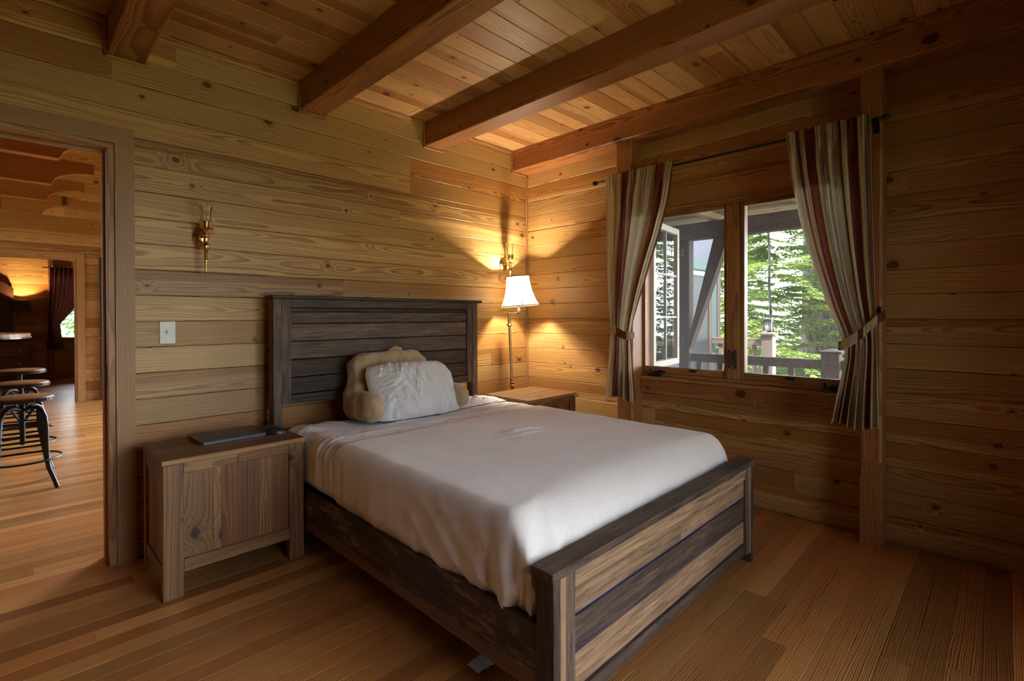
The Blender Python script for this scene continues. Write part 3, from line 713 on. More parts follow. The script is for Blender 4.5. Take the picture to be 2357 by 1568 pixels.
# blanket
def blanket():
    m=MB(); x0,x1=XL-.010,XR+.010; yf=.962; yh=2.215; r=.10; cx=(x0+x1)/2
    path=[]
    def add(p,n): path.append((Vector(p),Vector(n)))
    N1=90
    for k in range(N1): add((x0,yh-(yh-yf-r)*k/N1),(-1,0))
    for k in range(19):
        a=PI+PI/2*k/18; add((x0+r+r*math.cos(a),yf+r+r*math.sin(a)),(math.cos(a),math.sin(a)))
    N2=100
    for k in range(1,N2): add((x0+r+(x1-x0-2*r)*k/N2,yf),(0,-1))
    for k in range(19):
        a=-PI/2+PI/2*k/18; add((x1-r+r*math.cos(a),yf+r+r*math.sin(a)),(math.cos(a),math.sin(a)))
    for k in range(1,N1+1): add((x1,yf+r+(yh-yf-r)*k/N1),(1,0))
    ztop=.603; hem=.312
    lev=[]
    nd=22
    nA=14; nT=34
    vs=[];gr=[]; W=len(path)
    def prof(i,j,foot):
        rin=.075+.165*foot; rz=.075+.105*foot
        if j<=nd:
            t=j/nd; z=hem+(ztop-rz-hem)*t; ins=0.
            ins=.030*max(0,1-(z-hem)/.06)
            return ins,z,0.
        if j<=nd+nA:
            a=PI/2*(j-nd)/nA; return rin*(1-math.cos(a)),ztop-rz+rz*math.sin(a),math.sin(a)
        t=(j-nd-nA)/nT; return rin+t,ztop,1.   # t marks the share of the way to the middle
    J=nd+nA+nT
    for j in range(J+1):
        for i,(p,n) in enumerate(path):
            foot=max(0,-n.y)**2
            ins,z,nzv=prof(i,j,foot)
            tgt=Vector((cx,max(p.y,1.72)))
            dv=tgt-p; L=dv.length
            if j<=nd+nA: q=p+dv/L*ins if foot<.0001 or True else p
            else:
                rin=.075+.165*foot; t=(j-nd-nA)/nT
                q=p+dv*((rin+(L-rin)*t)/L)
            n2=n
            # wrinkles
            d=0.
            x,y=q.x,q.y
            corner=sm(.34,.0,math.hypot(p.x-x0,p.y-yf))
            if nzv<1:
                s=i*.02
                k=1-nzv
                hang=max(0,(ztop-z)/.29)
                d+=k*hang*(.013*nz(s*6.5,z*2.0,1.3)+.008*nz(s*15,z*1.5+s*2,4.1))
                d+=corner*hang*(.022*math.sin(i*.62+2.2*z/.3)+.008)
                # slanting pull folds running down towards the foot corner
                t_=p.y*5.2-z*6.5 if foot<.5 else p.x*4.6-z*4.5
                rd=max(0,1-abs(nz(t_,2.7+foot*5,.3))*4.)
                d+=k*hang*.013*rd*sm(1.9,1.4,p.y)
                d+=foot*hang*(.012*nz(s*9+z*2,z*2,9)+.006*max(0,math.sin(p.x*26+nz(p.x*5,z*4)*4)))
            d2=.0045*nz(x*3.3,y*5.5,2)+.0025*nz(x*5+y*2,y*11,6)+.0015*nz(x*16,y*22,1)
            # crease marks near the middle
            c=math.exp(-((x-1.86)/.14)**2-((y-1.77)/.055)**2)
            d2+=c*(.015*math.sin(y*95+x*14+2*nz(x*9,y*4))+.006)
            d2+=.006*math.exp(-((y-1.98-.15*(x-1.3))/.10)**2)*sm(1.0,1.3,x)*sm(2.2,1.7,x)
            X=x+n2.x*d; Y=y+n2.y*d; Z=z+nzv*d2
            # stay clear of the footboard
            if Y<.951: Y=.951
            vs.append((X,Y,Z)); gr.append((X,Y,Z))
    fs=[]
    for j in range(J):
        for i in range(W-1): fs.append((j*W+i,j*W+i+1,(j+1)*W+i+1,(j+1)*W+i))
    m.add(vs,fs,gr,(.5,.5,.5),True)
    return m
bk=blanket()
o=single(bk,'blanket',M['blanket'],'smooth beige fleece blanket spread over the bed','blanket',(1.8,1.6,.3))
md=o.modifiers.new('weld','WELD'); md.merge_threshold=.0012
md=o.modifiers.new('thick','SOLIDIFY'); md.thickness=.006; md.offset=-1

# backrest pillow with arms
def superell(m,c,ax,R,e=2.6,nu=40,nv=24,wr=.006,seed=0):
    def sp(x,p): return math.copysign(abs(x)**p,x)
    Rm=R
    def fn(u,v):
        a=2*PI*u; b=-PI/2+PI*v
        q=Vector((ax[0]*sp(math.cos(b),2/e)*sp(math.cos(a),2/e),ax[1]*sp(math.cos(b),2/e)*sp(math.sin(a),2/e),ax[2]*sp(math.sin(b),2/e)))
        q*=1+wr*3*nz(q.x*9+seed,q.y*9,q.z*9)
        w=Rm@q
        return (c[0]+w.x,c[1]+w.y,c[2]+w.z)
    m.grid(fn,nu,nv,closeu=True)
BP=thing('backrest_pillow','tan plush backrest pillow with arms leaning on the headboard','pillow',(1.76,2.7,.597))
m=MB()
rx=Matrix.Rotation(math.radians(-9),3,'X')
superell(m,(1.70,2.775,.787),(.272,.072,.192),rx,5.,60,36,.004)
superell(m,(1.455,2.735,.70),(.072,.09,.11),rx,2.6)
superell(m,(1.975,2.735,.70),(.072,.09,.11),rx,2.6)
for xx,sg in ((1.437,1),(2.03,-1)):
    superell(m,(xx+.005,2.60,.686),(.070,.16,.084),Matrix.Rotation(math.radians(-6*sg),3,'Z'),2.6,44,30,.006,xx)
o=m.build('pillow_body',M['tan'],BP)
md=o.modifiers.new('fuse','REMESH'); md.mode='VOXEL'; md.voxel_size=.009; md.use_smooth_shade=True
md=o.modifiers.new('soften','SMOOTH'); md.iterations=14; md.factor=.6
tx=bpy.data.textures.new('plush_folds','CLOUDS'); tx.noise_scale=.07; tx.noise_depth=2
md=o.modifiers.new('folds','DISPLACE'); md.texture=tx; md.strength=.026; md.mid_level=.5; md.texture_coords='LOCAL'
m=MB(); m.tube([(1.70,2.805,.955),(1.715,2.80,.985),(1.75,2.795,.998),(1.79,2.80,.988),(1.805,2.805,.958)],[.012,.012,.013,.012,.012],8)
m.build('carry_handle',M['tan'],BP)
# white pillow
def pillow():
    m=MB(); W,H,T=.310,.195,.095
    # frame: bottom edge from (1.455,2.50) to (2.07,2.50); leans back
    c=Vector((1.755,2.56,.752)); ux=Vector((1.0,.0,-.03)).normalized(); lean=math.radians(62)
    uy=Vector((0,math.cos(lean),math.sin(lean))); uz=ux.cross(uy)
    def pt(a,b,s):
        e=max(0,(1-abs(a)**2.6))*max(0,(1-abs(b)**2.6))
        th=T*e**.52
        # pointed corners, pulled-in edges
        px=a*W*math.sqrt(1-.20*b**4)*(1-.03*(1-b*b)*abs(a)**3); py=b*H*math.sqrt(1-.22*a**4)*(1-.05*(1-a*a)*abs(b)**3)+.008*nz(a*4,b,5)*abs(b)
        if s<0: th*=.7
        w=.012*nz(a*2.3+7,b*1.7,s)
        def ridge(ang,fr,sd):
            q_=(a*math.cos(ang)*1.6+b*math.sin(ang))*fr; l_=(b*math.cos(ang)-a*1.6*math.sin(ang))
            t_=max(0,1-abs(nz(q_,l_*.35,sd))*5.5); return t_*t_*(3-2*t_)*sm(-.15,.25,nz(q_*.4,l_*.9,sd+4))
        w+=.011*ridge(.25,3.1,1)*sm(-.2,.4,nz(a*2,b*2,4)+.3)+.010*ridge(-.35,3.6,3)+.005*ridge(1.1,4.2,6)*sm(-.3,.3,b*-1)
        w+=.003*nz(a*24+b*8,b*14-a*5,2)+.006*math.sin(a*21+6*nz(a*2.5,b*2,9))*max(0,abs(b)-.35)
        w+=.008*nz(a*5+b*5,b*9-a*8,4)*sm(-.1,-.9,a)
        edge=min(1,e*4)
        bend=-.03*(a*a)
        crease=-.012*math.exp(-((b-.52+.12*a)/.06)**2)*sm(-.9,-.6,a)*sm(.75,.5,a) if s<0 else 0
        q=c+ux*px+uy*py+uz*(s*(th+w*edge)-s*crease*0+bend)
        if s>0: q+=uz*(crease*edge)
        q+=uy*(.012*nz(a*6,3+b*2,1)*abs(b)**2)
        if q.z<.606: q.z=.606+(.606-q.z)*.05
        return tuple(q)
    n=84
    m.grid(lambda u,v:pt(2*u-1,2*v-1,1),n,n)
    m.grid(lambda u,v:pt(2*u-1,2*v-1,-1),n,n,flip=True)
    return m
PW=single(pillow(),'pillow',M['pillow'],'crumpled grey white pillow resting against the tan backrest pillow','pillow',(1.745,2.56,.6))
m=MB()
def flap(u,v):   # open end of the pillowcase hanging at the left
    x=1.475-.065*v+.012*nz(u*5,v*3,1); z=.612+.155*u*(1-.35*v)+.008*nz(u*9,v*6); y=2.475+.035*u+.045*v+.016*math.sin(u*9+v*3)
    return (x,y,z)
m.grid(flap,26,16); o=m.build('pillowcase_flap',M['pillow'],PW)
md=o.modifiers.new('thick','SOLIDIFY'); md.thickness=.003
# crumpled sheet beyond the pillow
m=MB()
def crum(u,v):
    a=(u-.5)*2; b=(v-.5)*2
    x=2.32+.215*a; y=2.70+.13*b
    e=max(0,1-a*a)*max(0,1-b*b)
    h=e**.5*(.022+.030*abs(nz(x*17,y*19,2))+.022*abs(nz(x*34+y*10,y*29,5)))
    return (x+.015*nz(x*12,y*12,9),y+.015*nz(x*12,y*12,3),.590+h)
m.grid(crum,70,56)
single(m,'crumpled_sheet',M['sheet'],'crumpled pale sheet bunched beside the pillows near the lamp','sheet',(2.32,2.70,.6))

# ------------------------------------------------------------------ nightstands
def nightstand(x0,x1,y0,y1,h,label,bracket=False):
    A=M['acacia']; t=thing('nightstand',label,'nightstand',((x0+x1)/2,(y0+y1)/2,0),group='wooden nightstands beside the bed')
    m=MB(); n=4; ys=[y0+(y1-y0)*k/n for k in range(n+1)]; zt=h
    for k in range(n): m.box((x0-.004,ys[k]-(.004 if k==0 else 0),zt-.022),(x1+.004,ys[k+1]-.0003,zt),ax=0,ch=.002)
    m.build('top_board',A,t)
    part('front_edge',A,t,[((x0-.004,y0-.0065,zt-.022),(x1+.004,y0-.0042,zt-.0005),dict(ax=0,rnd=(1.25,.0,.1)))])
    lw=.075
    for a,b in ((x0,x0+lw),(x1-lw+.005,x1)):
        part('leg',A,t,[((a,y0,0),(b,y0+.045,zt-.0225),dict(ax=2,ch=.003))])
        part('leg',A,t,[((a,y1-.045,0),(b,y1,zt-.0225),dict(ax=2,ch=.003))])
    xi0,xi1=x0+lw+.0005,x1-lw+.0045
    part('top_rail',A,t,[((xi0,y0+.001,zt-.068),(xi0+(xi1-xi0)*.48,y0+.03,zt-.0225),dict(ax=0,rnd=(.95,.1,.4))),((xi0+(xi1-xi0)*.48+.0005,y0+.001,zt-.068),(xi1,y0+.03,zt-.0225),dict(ax=0,rnd=(.85,.1,.7)))])
    part('bottom_rail',A,t,[((xi0,y0+.001,.105),(xi1,y0+.03,.160),dict(ax=0,rnd=(.8,.3,.4)))])
    m=MB(); cuts=[0,.26,.33,.575,.69,1.]
    tones=[(.55,.4,.2),(.9,.1,.8),(.65,.3,.55),(.30,.7,.3),(.8,.2,.66)]
    for (a,b),R in zip(zip(cuts[:-1],cuts[1:]),tones): m.box((xi0+(xi1-xi0)*a+.0002,y0+.010,.1605),(xi0+(xi1-xi0)*b-.0002,y0+.026,zt-.0685),ax=2,ch=.0008,rnd=R)
    m.build('front_panel',A,t)
    for sx,xs in ((0,x0),(1,x1)):
        a,b=(xs+.012,xs+.026) if sx==0 else (xs-.026,xs-.012)
        m=MB(); yy=[y0+.0455+(y1-y0-.091)*k/3 for k in range(4)]
        for k in range(3): m.box((a,yy[k],.1305),(b,yy[k+1]-.0003,zt-.10),ax=2,ch=.001)
        m.build('side_panel',A,t)
        a,b=(xs+.004,xs+.03) if sx==0 else (xs-.03,xs-.004)
        part('side_rail',A,t,[((a,y0+.0455,zt-.0995),(b,y1-.0455,zt-.0225),dict(ax=1,rnd=(.4,.8,.2)))])
        part('side_rail',A,t,[((a,y0+.0455,.08),(b,y1-.0455,.130),dict(ax=1,rnd=(.5,.8,.2)))])
    part('back_panel',A,t,[((xi0,y1-.02,.13),(xi1,y1-.006,zt-.0225),dict(ax=2))])
    if bracket:
        part('corner_bracket',M['steel'],t,[((x1-.03,y0-.0075,zt-.02),(x1+.0055,y0-.0045,zt-.006),dict(ch=.0005))],'small metal corner bracket')
    return t
nightstand(.447,1.036,2.500,2.925,.597,'acacia nightstand under the laptop, left of the bed')
nightstand(2.600,3.150,2.415,2.880,.597,'acacia nightstand between bed and window wall, in front of the floor lamp',True)
# laptop
Lp=thing('laptop','closed thin black laptop lying on the nightstand','laptop',(.775,2.79,.597))
Ml=Matrix.Translation((.775,2.785,.597))@Matrix.Rotation(math.radians(2.5),4,'Z')
def slab(w,h,z0,z1,r,mt,nm):
    m=MB(); poly=[]
    for cx,cy,a0 in ((w-r,h-r,0),(-w+r,h-r,90),(-w+r,-h+r,180),(w-r,-h+r,270)):
        for q in range(7):
            a=math.radians(a0+15*q); poly.append((cx+r*math.cos(a),cy+r*math.sin(a)))
    m.prism(poly,z0,z1,axis=2,M=Ml); return m.build(nm,mt,Lp)
slab(.150,.112,.0015,.0095,.012,M['edge'],'base'); slab(.151,.113,.010,.0155,.012,M['lid'],'lid')
m=MB()
for a,b in ((-.13,-.095),(.13,.095),(-.13,.095),(.13,-.095)):
    m=MB(); m.lathe([(.008,0),(.008,.0016)],(a,b,0),10,M=Ml); m.build('rubber_foot',M['black'],Lp)
Ms=thing('computer_mouse','small black computer mouse beside the laptop','mouse',(.965,2.675,.597))
m=MB()
def mo(u,v):
    a=2*PI*u; b=PI/2*v
    x=.052*math.cos(b)**.7*math.cos(a); y=.033*math.cos(b)**.7*math.sin(a); z=.034*math.sin(b)**.8*(1-.25*math.cos(a)*math.cos(b))
    R=Matrix.Rotation(math.radians(-25),3,'Z'); q=R@Vector((x,y,z)); return (.965+q.x,2.675+q.y,.598+q.z)
m.grid(mo,28,12,closeu=True); m.build('mouse_shell',M['black'],Ms)
m=MB(); m.tube([(.936,2.691,.622),(.946,2.686,.633)],.006,10); m.build('scroll_wheel',M['edge'],Ms)
# white scrap under the rail
m=MB(); m.grid(lambda u,v:(1.10+.07*u,1.25+.06*v,.003+.012*u*v+.004*math.sin(u*6)),8,8)
o=single(m,'paper_scrap',M['sheet'],'white paper scrap on the floor under the bed side rail','paper',(1.12,1.27,0))

# ------------------------------------------------------------------ floor lamp
LM=thing('floor_lamp','brass swing arm floor lamp with lit cream bell shade in the corner','lamp',(2.985,2.955,0))
m=MB(); m.lathe([(.085,0),(.088,.008),(.08,.018),(.03,.026),(.016,.045),(.012,.06)],(2.985,2.955,0),32); m.build('base',M['oldbrass'],LM)
px0,px1=2.983,2.946; zt=1.205
def pl(z): return (px0+(px1-px0)*(z-.6)/.6 if z>.6 else px0+(0)*(.6-z),2.955,z)
m=MB(); m.tube([(2.985,2.955,.055),pl(.6),pl(.9),pl(1.13)],.0115,14); m.build('pole',M['oldbrass'],LM)
def coll(prof,nm,z0):
    m=MB()
    for r,dz in prof: pass
    x,y,_=pl(z0); Mt=Matrix.Translation((x,y,z0))@Matrix.Rotation(math.atan2(px1-px0,.6),4,'Y')
    m.lathe(prof,(0,0,0),20,M=Mt); return m.build(nm,M['oldbrass'],LM)
coll([(.012,0),(.020,.006),(.024,.014),(.018,.024),(.012,.03),(.018,.04),(.020,.046),(.012,.056),(.016,.064),(.018,.070),(.0125,.082)],'turned_collar',.60)
coll([(.0118,0),(.024,.006),(.026,.012),(.018,.022),(.014,.04),(.010,.06),(.009,.09)],'turned_cap',1.115)
SX,SY=2.95,2.845
m=MB(); m.tube([pl(1.205),(2.940,2.955,1.222),(2.936,2.945,1.226),(2.94,2.90,1.222),(2.95,2.86,1.228),(SX,SY,1.229)],[.009,.009,.007,.006,.007,.009],10); m.lathe([(.012,-.012),(.014,0),(.012,.012)],(2.944,2.955,1.21),14); m.lathe([(.010,-.010),(.013,0),(.013,.012),(.009,.022)],(SX,SY,1.225),14); m.build('swing_arm',M['oldbrass'],LM)
m=MB(); m.lathe([(.012,.0),(.012,.10),(.016,.105),(.016,.135),(.0,.137)],(SX,SY,1.247),14); m.build('candle_sleeve',M['ivory'],LM)
m=MB(); m.lathe([(0,0),(.014,.005),(.028,.03),(.03,.05),(.022,.07),(0,.082)],(SX,SY,1.385),16)
bulb=NT('lit_bulb'); em=bulb.n('ShaderNodeEmission'); em.inputs[0].default_value=rgb(1,.88,.66); em.inputs[1].default_value=12.
m.build('light_bulb',bulb.done(em.outputs[0]),LM)
# six sided bell shade, slightly tilted
tilt=Matrix.Translation((SX,SY,1.40))@Matrix.Rotation(math.radians(-4.5),4,Vector((.70,.71,0)))@Matrix.Translation((-SX,-SY,-1.40))
prof=[(.172,1.283),(.152,1.315),(.134,1.355),(.119,1.40),(.108,1.45),(.101,1.495),(.098,1.525)]
rot=math.radians(-45-135-8)
m=MB(); vs=[]; fs=[]
for r,z in prof:
    for k in range(6):
        a=rot+k*PI/3; vs.append((SX+r*math.cos(a),SY+r*math.sin(a),z))
for i in range(len(prof)-1):
    for k in range(6): fs.append((i*6+k,i*6+(k+1)%6,(i+1)*6+(k+1)%6,(i+1)*6+k))
m.add(vs,fs,None,(.5,.5,.5),False,tilt); SH=m.build('lamp_shade',M['shade'],LM)
m=MB()
for k in range(6):
    a=rot+k*PI/3
    m.tube([(SX+(r+.001)*math.cos(a),SY+(r+.001)*math.sin(a),z) for r,z in prof],.0028,6,M=tilt)
braid=plain('gold_braid',(.22,.14,.06),.6)
m.build('shade_rib',braid,SH)
for r,z,h in ((.173,1.281,.007),(.099,1.522,.008)):
    m=MB(); vs=[];fs=[]
    for dr,zz in ((-.002,z),(.002,z),(.002,z+h),(-.002,z+h)):
        for k in range(6):
            a=rot+k*PI/3; vs.append((SX+(r+dr)*math.cos(a),SY+(r+dr)*math.sin(a),zz))
    for i in range(4):
        for k in range(6): fs.append((i*6+k,i*6+(k+1)%6,((i+1)%4)*6+(k+1)%6,((i+1)%4)*6+k))
    m.add(vs,fs,None,(.5,.5,.5),False,tilt); m.build('shade_band',braid,SH)
m=MB()
for k in range(3):
    a=rot+k*2*PI/3
    m.tube([(SX,SY,1.500),(SX+.098*math.cos(a),SY+.098*math.sin(a),1.522)],.0015,6,M=tilt)
for sgn in (-1,1): m.tube([(SX+.012*sgn,SY,1.375),(SX+.04*sgn,SY,1.42),(SX+.03*sgn,SY,1.475),(SX,SY,1.502)],.0015,6,M=tilt)
m.build('shade_harp',M['oldbrass'],LM)

# ------------------------------------------------------------------ wall sconces and switch
def sconce(x,z,label):
    t=thing('wall_sconce',label,'sconce',(x,WY,z),group='brass wall sconces either side of the headboard')
    R=Matrix.Translation((x,WY,z))@Matrix.Rotation(PI/2,4,'X')
    m=MB(); m.lathe([(.0,.0005),(.040,.0005),(.043,.004),(.040,.009),(.034,.010),(.031,.014),(.012,.018),(0,.019)],(0,0,0),28,M=R,sy=1.25); m.build('backplate',M['brass'],t)
    m=MB(); m.tube([(x,WY-.016,z),(x,WY-.05,z-.004),(x,WY-.082,z-.002)],[.008,.006,.008],10); m.lathe([(0,-.014),(.012,-.008),(.015,0),(.012,.008),(0,.014)],(x,WY-.085,z),14); m.build('arm',M['brass'],t)
    c=(x,WY-.085,z)
    m=MB(); m.lathe([(.006,.012),(.010,.02),(.012,.028),(.024,.036),(.027,.042),(.030,.066),(.033,.072),(0,.072)],c,24); m.build('candle_cup',M['brass'],t)
    m=MB(); gp=[(.0215,.0735),(.025,.084),(.027,.10),(.027,.118),(.0285,.138),(.0325,.158),(.039,.174),(.0405,.178)]
    def chim(u,v):
        q=v*(len(gp)-1); i_=min(int(q),len(gp)-2); t_=q-i_; r_=gp[i_][0]*(1-t_)+gp[i_+1][0]*t_; z_=gp[i_][1]*(1-t_)+gp[i_+1][1]*t_
        r_*=1+.035*math.cos(12*2*PI*u); a_=2*PI*u
        return (c[0]+r_*math.cos(a_),c[1]+r_*math.sin(a_),c[2]+z_)
    m.grid(chim,96,21,closeu=True)
    m.build('glass_chimney',M['chimney'],t)
    m=MB(); pr=[(.010,-.012),(.011,-.03),(.008,-.036),(.015,-.044),(.019,-.056),(.015,-.070),(.009,-.078)]
    for k in range(9):
        zz=-.08-k*.0125; r=.0115-.0007*k; pr+=[(r*.72,zz),(r,zz-.005),(r*.72,zz-.011)]
    pr+=[(.006,-.196),(.0065,-.200),(0,-.204)]
    m.lathe(pr,c,18); m.build('twisted_tail',M['brass'],t)
    m=MB(); m.tube([(x-.012,WY-.085,z+.012),(x+.038,WY-.095,z+.010)],.0025,6); m.build('switch_key',M['brass'],t)
    return t
sconce(.728,1.628,'brass candle sconce with clear glass shade above the light switch')
sconce(2.985,1.645,'brass candle sconce with clear glass shade behind the floor lamp')
t=thing('light_switch','ivory toggle light switch on the wall beside the doorway','light switch',(.573,WY,1.12))
part('cover_plate',M['ivory'],t,[((.538,WY-.006,1.062),(.608,WY-.0005,1.178),dict(ch=.003))])
part('toggle',M['ivory'],t,[((.568,WY-.016,1.114),(.578,WY-.0062,1.132),dict(ch=.002))])
for zz in (1.09,1.15):
    m=MB(); m.lathe([(.0035,0),(.003,.0015),(0,.0018)],(0,0,0),10,M=Matrix.Translation((.573,WY-.006,zz))@Matrix.Rotation(PI/2,4,'X')); m.build('screw',M['oldbrass'],t)

# ------------------------------------------------------------------ curtains
CX=3.085
R_=thing('curtain_rod','thin black iron curtain rod above the window','curtain rod',(CX,1.3,2.19))
m=MB(); m.tube([(CX,.455,2.19),(CX,2.155,2.19)],.007,10); m.build('rod',M['iron'],R_)
for y,s in ((.45,-1),(2.16,1)):
    m=MB(); m.lathe([(.007,0),(.014,.004),(.016,.012),(.010,.018),(.016,.026),(.012,.036),(0,.042)],(0,0,0),14,M=Matrix.Translation((CX,y,2.19))@Matrix.Rotation(-s*PI/2,4,'X')); m.build('finial',M['iron'],R_)
for y in (.475,2.03):
    m=MB(); m.box((3.142,y-.011,2.135),(3.1495,y+.011,2.215),ch=.002); m.tube([(3.145,y,2.175),(3.11,y,2.172),(CX,y,2.178)],.006,8); m.lathe([(.013,-.012),(.013,.006)],(CX,y,2.185),12); m.build('bracket',M['iron'],R_)
def interp(tab,z):
    for (z0,a),(z1,b) in zip(tab[:-1],tab[1:]):
        if z0>=z>=z1:
            t=(z0-z)/(z0-z1); return a+(b-a)*t
    return tab[-1][1] if z<tab[-1][0] else tab[0][1]
def curtain(outer,inner,ztop,zbot,seed,sgn,ph,label,hook,width,off):
    """outer/inner: tables of Y against z for the window-frame edge and the tied-back edge"""
    nf=6.5
    def fn(u,v):
        z=ztop+(zbot-ztop)*v
        o=interp(outer,z); i=interp(inner,z)
        uu=u
        # gathers: irregular sine in depth
        pinch=math.exp(-((z-1.07)/.22)**2)
        wv=math.sin(2*PI*nf*uu+ph+3.2*nz(uu*3.3,seed)+.7*nz(uu*3,z*1.6,seed))
        amp=.028*(1-.7*pinch)*(1.15 if z<1.0 else 1.)
        top=sm(2.02,2.15,z); amp*=1-.78*top
        x=CX+.000-(amp*wv)-.012+.006*nz(uu*11,z*2.,seed+3)
        x-=top*.008; x+=top*(.0045*math.sin(uu*2*PI*29+3*nz(uu*9,seed))+.003*nz(uu*60,z*9,seed))
        if abs(z-2.19)<.03: x=min(x,CX-.0085)
        if z<.75: x+=.006*nz(uu*8,z*4,seed)
        x=min(x,3.138) if z<2.13 else min(x,3.12)
        y=o+(i-o)*uu+ (.006*math.sin(2*PI*nf*uu*1.0+ph+1.4))*(1-.5*pinch)
        zz=z+(.004*math.sin(uu*2*PI*17+seed) if v<.02 else 0)-(.012*math.sin(uu*7+seed) if v>.98 else 0)
        # fabric is pulled up towards the hook at the tie
        zz+= .05*pinch*(1-uu)*math.exp(-((z-1.0)/.3)**2)
        return (x,y,zz)
    m=MB(); m.grid(fn,300,90,grf=lambda u,v:(u*width+off,v*1.6,0))
    return m,fn
ctop,cbot=2.218,.612
outL=[(2.25,2.065),(1.6,2.06),(1.2,2.045),(1.05,2.035),(.9,2.04),(.6,2.065)]
inL=[(2.25,1.545),(1.95,1.60),(1.75,1.66),(1.55,1.735),(1.35,1.80),(1.2,1.845),(1.08,1.875),(1.0,1.872),(.8,1.858),(.6,1.845)]
m,fnL=curtain(outL,inL,ctop,cbot,2,1,.3,'',0,.86,.0)
CLo=single(m,'curtain',M['stripes'],'cream and burgundy striped curtain tied back left of the window, nearer the bed corner','curtain',(CX,1.95,.6),group='striped tied-back curtains')
outR=[(2.25,.482),(1.6,.47),(1.2,.46),(1.05,.46),(.8,.452),(.6,.448)]
inR=[(2.25,.885),(2.0,.865),(1.75,.822),(1.55,.775),(1.4,.73),(1.25,.68),(1.12,.628),(1.03,.600),(.95,.606),(.8,.635),(.6,.668)]
m,fnR=curtain(outR,inR,ctop,cbot+.01,5,-1,1.2,'',0,.95,.05)
CRo=single(m,'curtain',M['stripes'],'cream and burgundy striped curtain tied back right of the window, on the post side','curtain',(CX,.6,.6),group='striped tied-back curtains')
# tie bands
def band(par,pts,seed):
    m=MB()
    n=len(pts)
    def fn(u,v):
        s=u*(n-1); i=min(int(s),n-2); t=s-i
        p=Vector(pts[i]).lerp(Vector(pts[i+1]),t); 
        return (p.x,p.y,p.z+(v-.5)*.058*(1-.25*abs(2*u-1))+.003*nz(u*6,v*3,seed))
    m.grid(fn,60,6,grf=lambda u,v:(u*.42+.1*seed,v*.06,0))
    o=m.build('tieback',M['stripes'],par); md=o.modifiers.new('thick','SOLIDIFY'); md.thickness=.004
band(CLo,[(3.125,2.070,1.185),(3.075,2.045,1.165),(3.035,2.0,1.13),(3.020,1.95,1.09),(3.020,1.90,1.065),(3.035,1.862,1.06),(3.075,1.850,1.065),(3.11,1.862,1.07)],.3)
band(CRo,[(3.120,.438,1.205),(3.075,.445,1.195),(3.035,.470,1.165),(3.020,.51,1.115),(3.018,.56,1.070),(3.028,.60,1.045),(3.065,.622,1.04),(3.11,.612,1.045)],2.1)
for y,z,lab in ((2.062,1.205,'black iron tieback hook left of the window'),(.455,1.225,'black iron tieback hook on the post right of the window')):
    m=MB(); m.lathe([(.012,0),(.012,.004)],(0,0,0),12,M=Matrix.Translation((3.1495,y+(-.02 if y>1 else .01),z))@Matrix.Rotation(-PI/2,4,'Y')); m.tube([(3.147,y+(-.02 if y>1 else .01),z),(3.13,y-.005 if y>1 else y,z+.004),(3.115,y,z),(3.108,y,z+.018)],[.005,.005,.005,.007],8)
    single(m,'tieback_hook',M['iron'],lab,'hook',(3.147,y,z),group='black tieback hooks')

# ------------------------------------------------------------------ hall furniture
def stool(x,y,h,label):
    t=thing('bar_stool',label,'stool',(x,y,0),group='industrial bar stools in the hall')
    m=MB(); m.lathe([(0,h-.022),(.163,h-.022),(.166,h-.012),(.163,h-.003),(.155,h),(0,h)],(x,y,0),36); m.build('seat',M['stoolwood'],t)
    m=MB(); m.lathe([(.150,h-.034),(.1675,h-.034),(.1705,h-.03),(.1705,h-.008),(.1668,h-.008),(.1668,h-.0225),(.150,h-.0225)],(x,y,0),36)
    for k in range(14):
        a=2*PI*k/14+.1; c=Vector((x+.1705*math.cos(a),y+.1705*math.sin(a),h-.02)); m.lathe([(.006,-.002),(.005,.003),(0,.005)],(0,0,0),8,M=Matrix.Translation(c)@Matrix.Rotation(a,4,'Z')@Matrix.Rotation(PI/2,4,'Y'))
    m.build('seat_rim',M['iron'],t)
    m=MB(); m.tube([(x,y,h-.035),(x,y,.30)],.014,12)
    for k in range(30): m.lathe([(.0145,0),(.0165,.002),(.0145,.004)],(x,y,.31+k*.0095),12)
    m.build('screw_post',M['iron'],t)
    for k in range(4):
        a=PI/4+k*PI/2; c,s_=math.cos(a),math.sin(a)
        m=MB(); ht=.60
        P=[(.02,ht-.055),(.06,ht-.035),(.10,ht-.035),(.135,ht-.055),(.158,ht-.10),(.166,ht-.17),(.168,.30),(.172,.19),(.182,.14),(.212,.075),(.238,.012),(.245,.0)]
        m.tube([(x+r*c,y+r*s_,z) for r,z in P],[.012,.012,.013,.014,.014,.014,.014,.014,.014,.013,.013,.014],8); m.build('leg',M['iron'],t)
    for k in range(4):
        a=PI/4+k*PI/2; c,s_=math.cos(a),math.sin(a)
        m=MB(); m.tube([(x+.018*c,y+.018*s_,.47),(x+.09*c,y+.09*s_,.565)],.006,6); m.build('brace',M['iron'],t)
    m=MB(); m.tube([(x+.205*math.cos(2*PI*k/40),y+.205*math.sin(2*PI*k/40),.20) for k in range(41)],.007,8,caps=False)
    m.build('foot_ring',M['iron'],t)
    m=MB()
    for z,r in ((.26,.165),(.335,.165)):
        for k in range(4):
            a=PI/4+k*PI/2; b=a+PI/2; m.tube([(x+r*math.cos(a),y+r*math.sin(a),z),(x+r*math.cos(b),y+r*math.sin(b),z)],.008,6)
    m.build('stretcher',M['iron'],t)
    return t
M['stoolwood']=wood('stool_seat_wood',(.36,.22,.10),(.22,.115,.045),ring=.008,contrast=.6,knot=0,var=.1)
stool(.062,4.93,.643,'iron bar stool with round wooden seat, nearest of three in the hall')
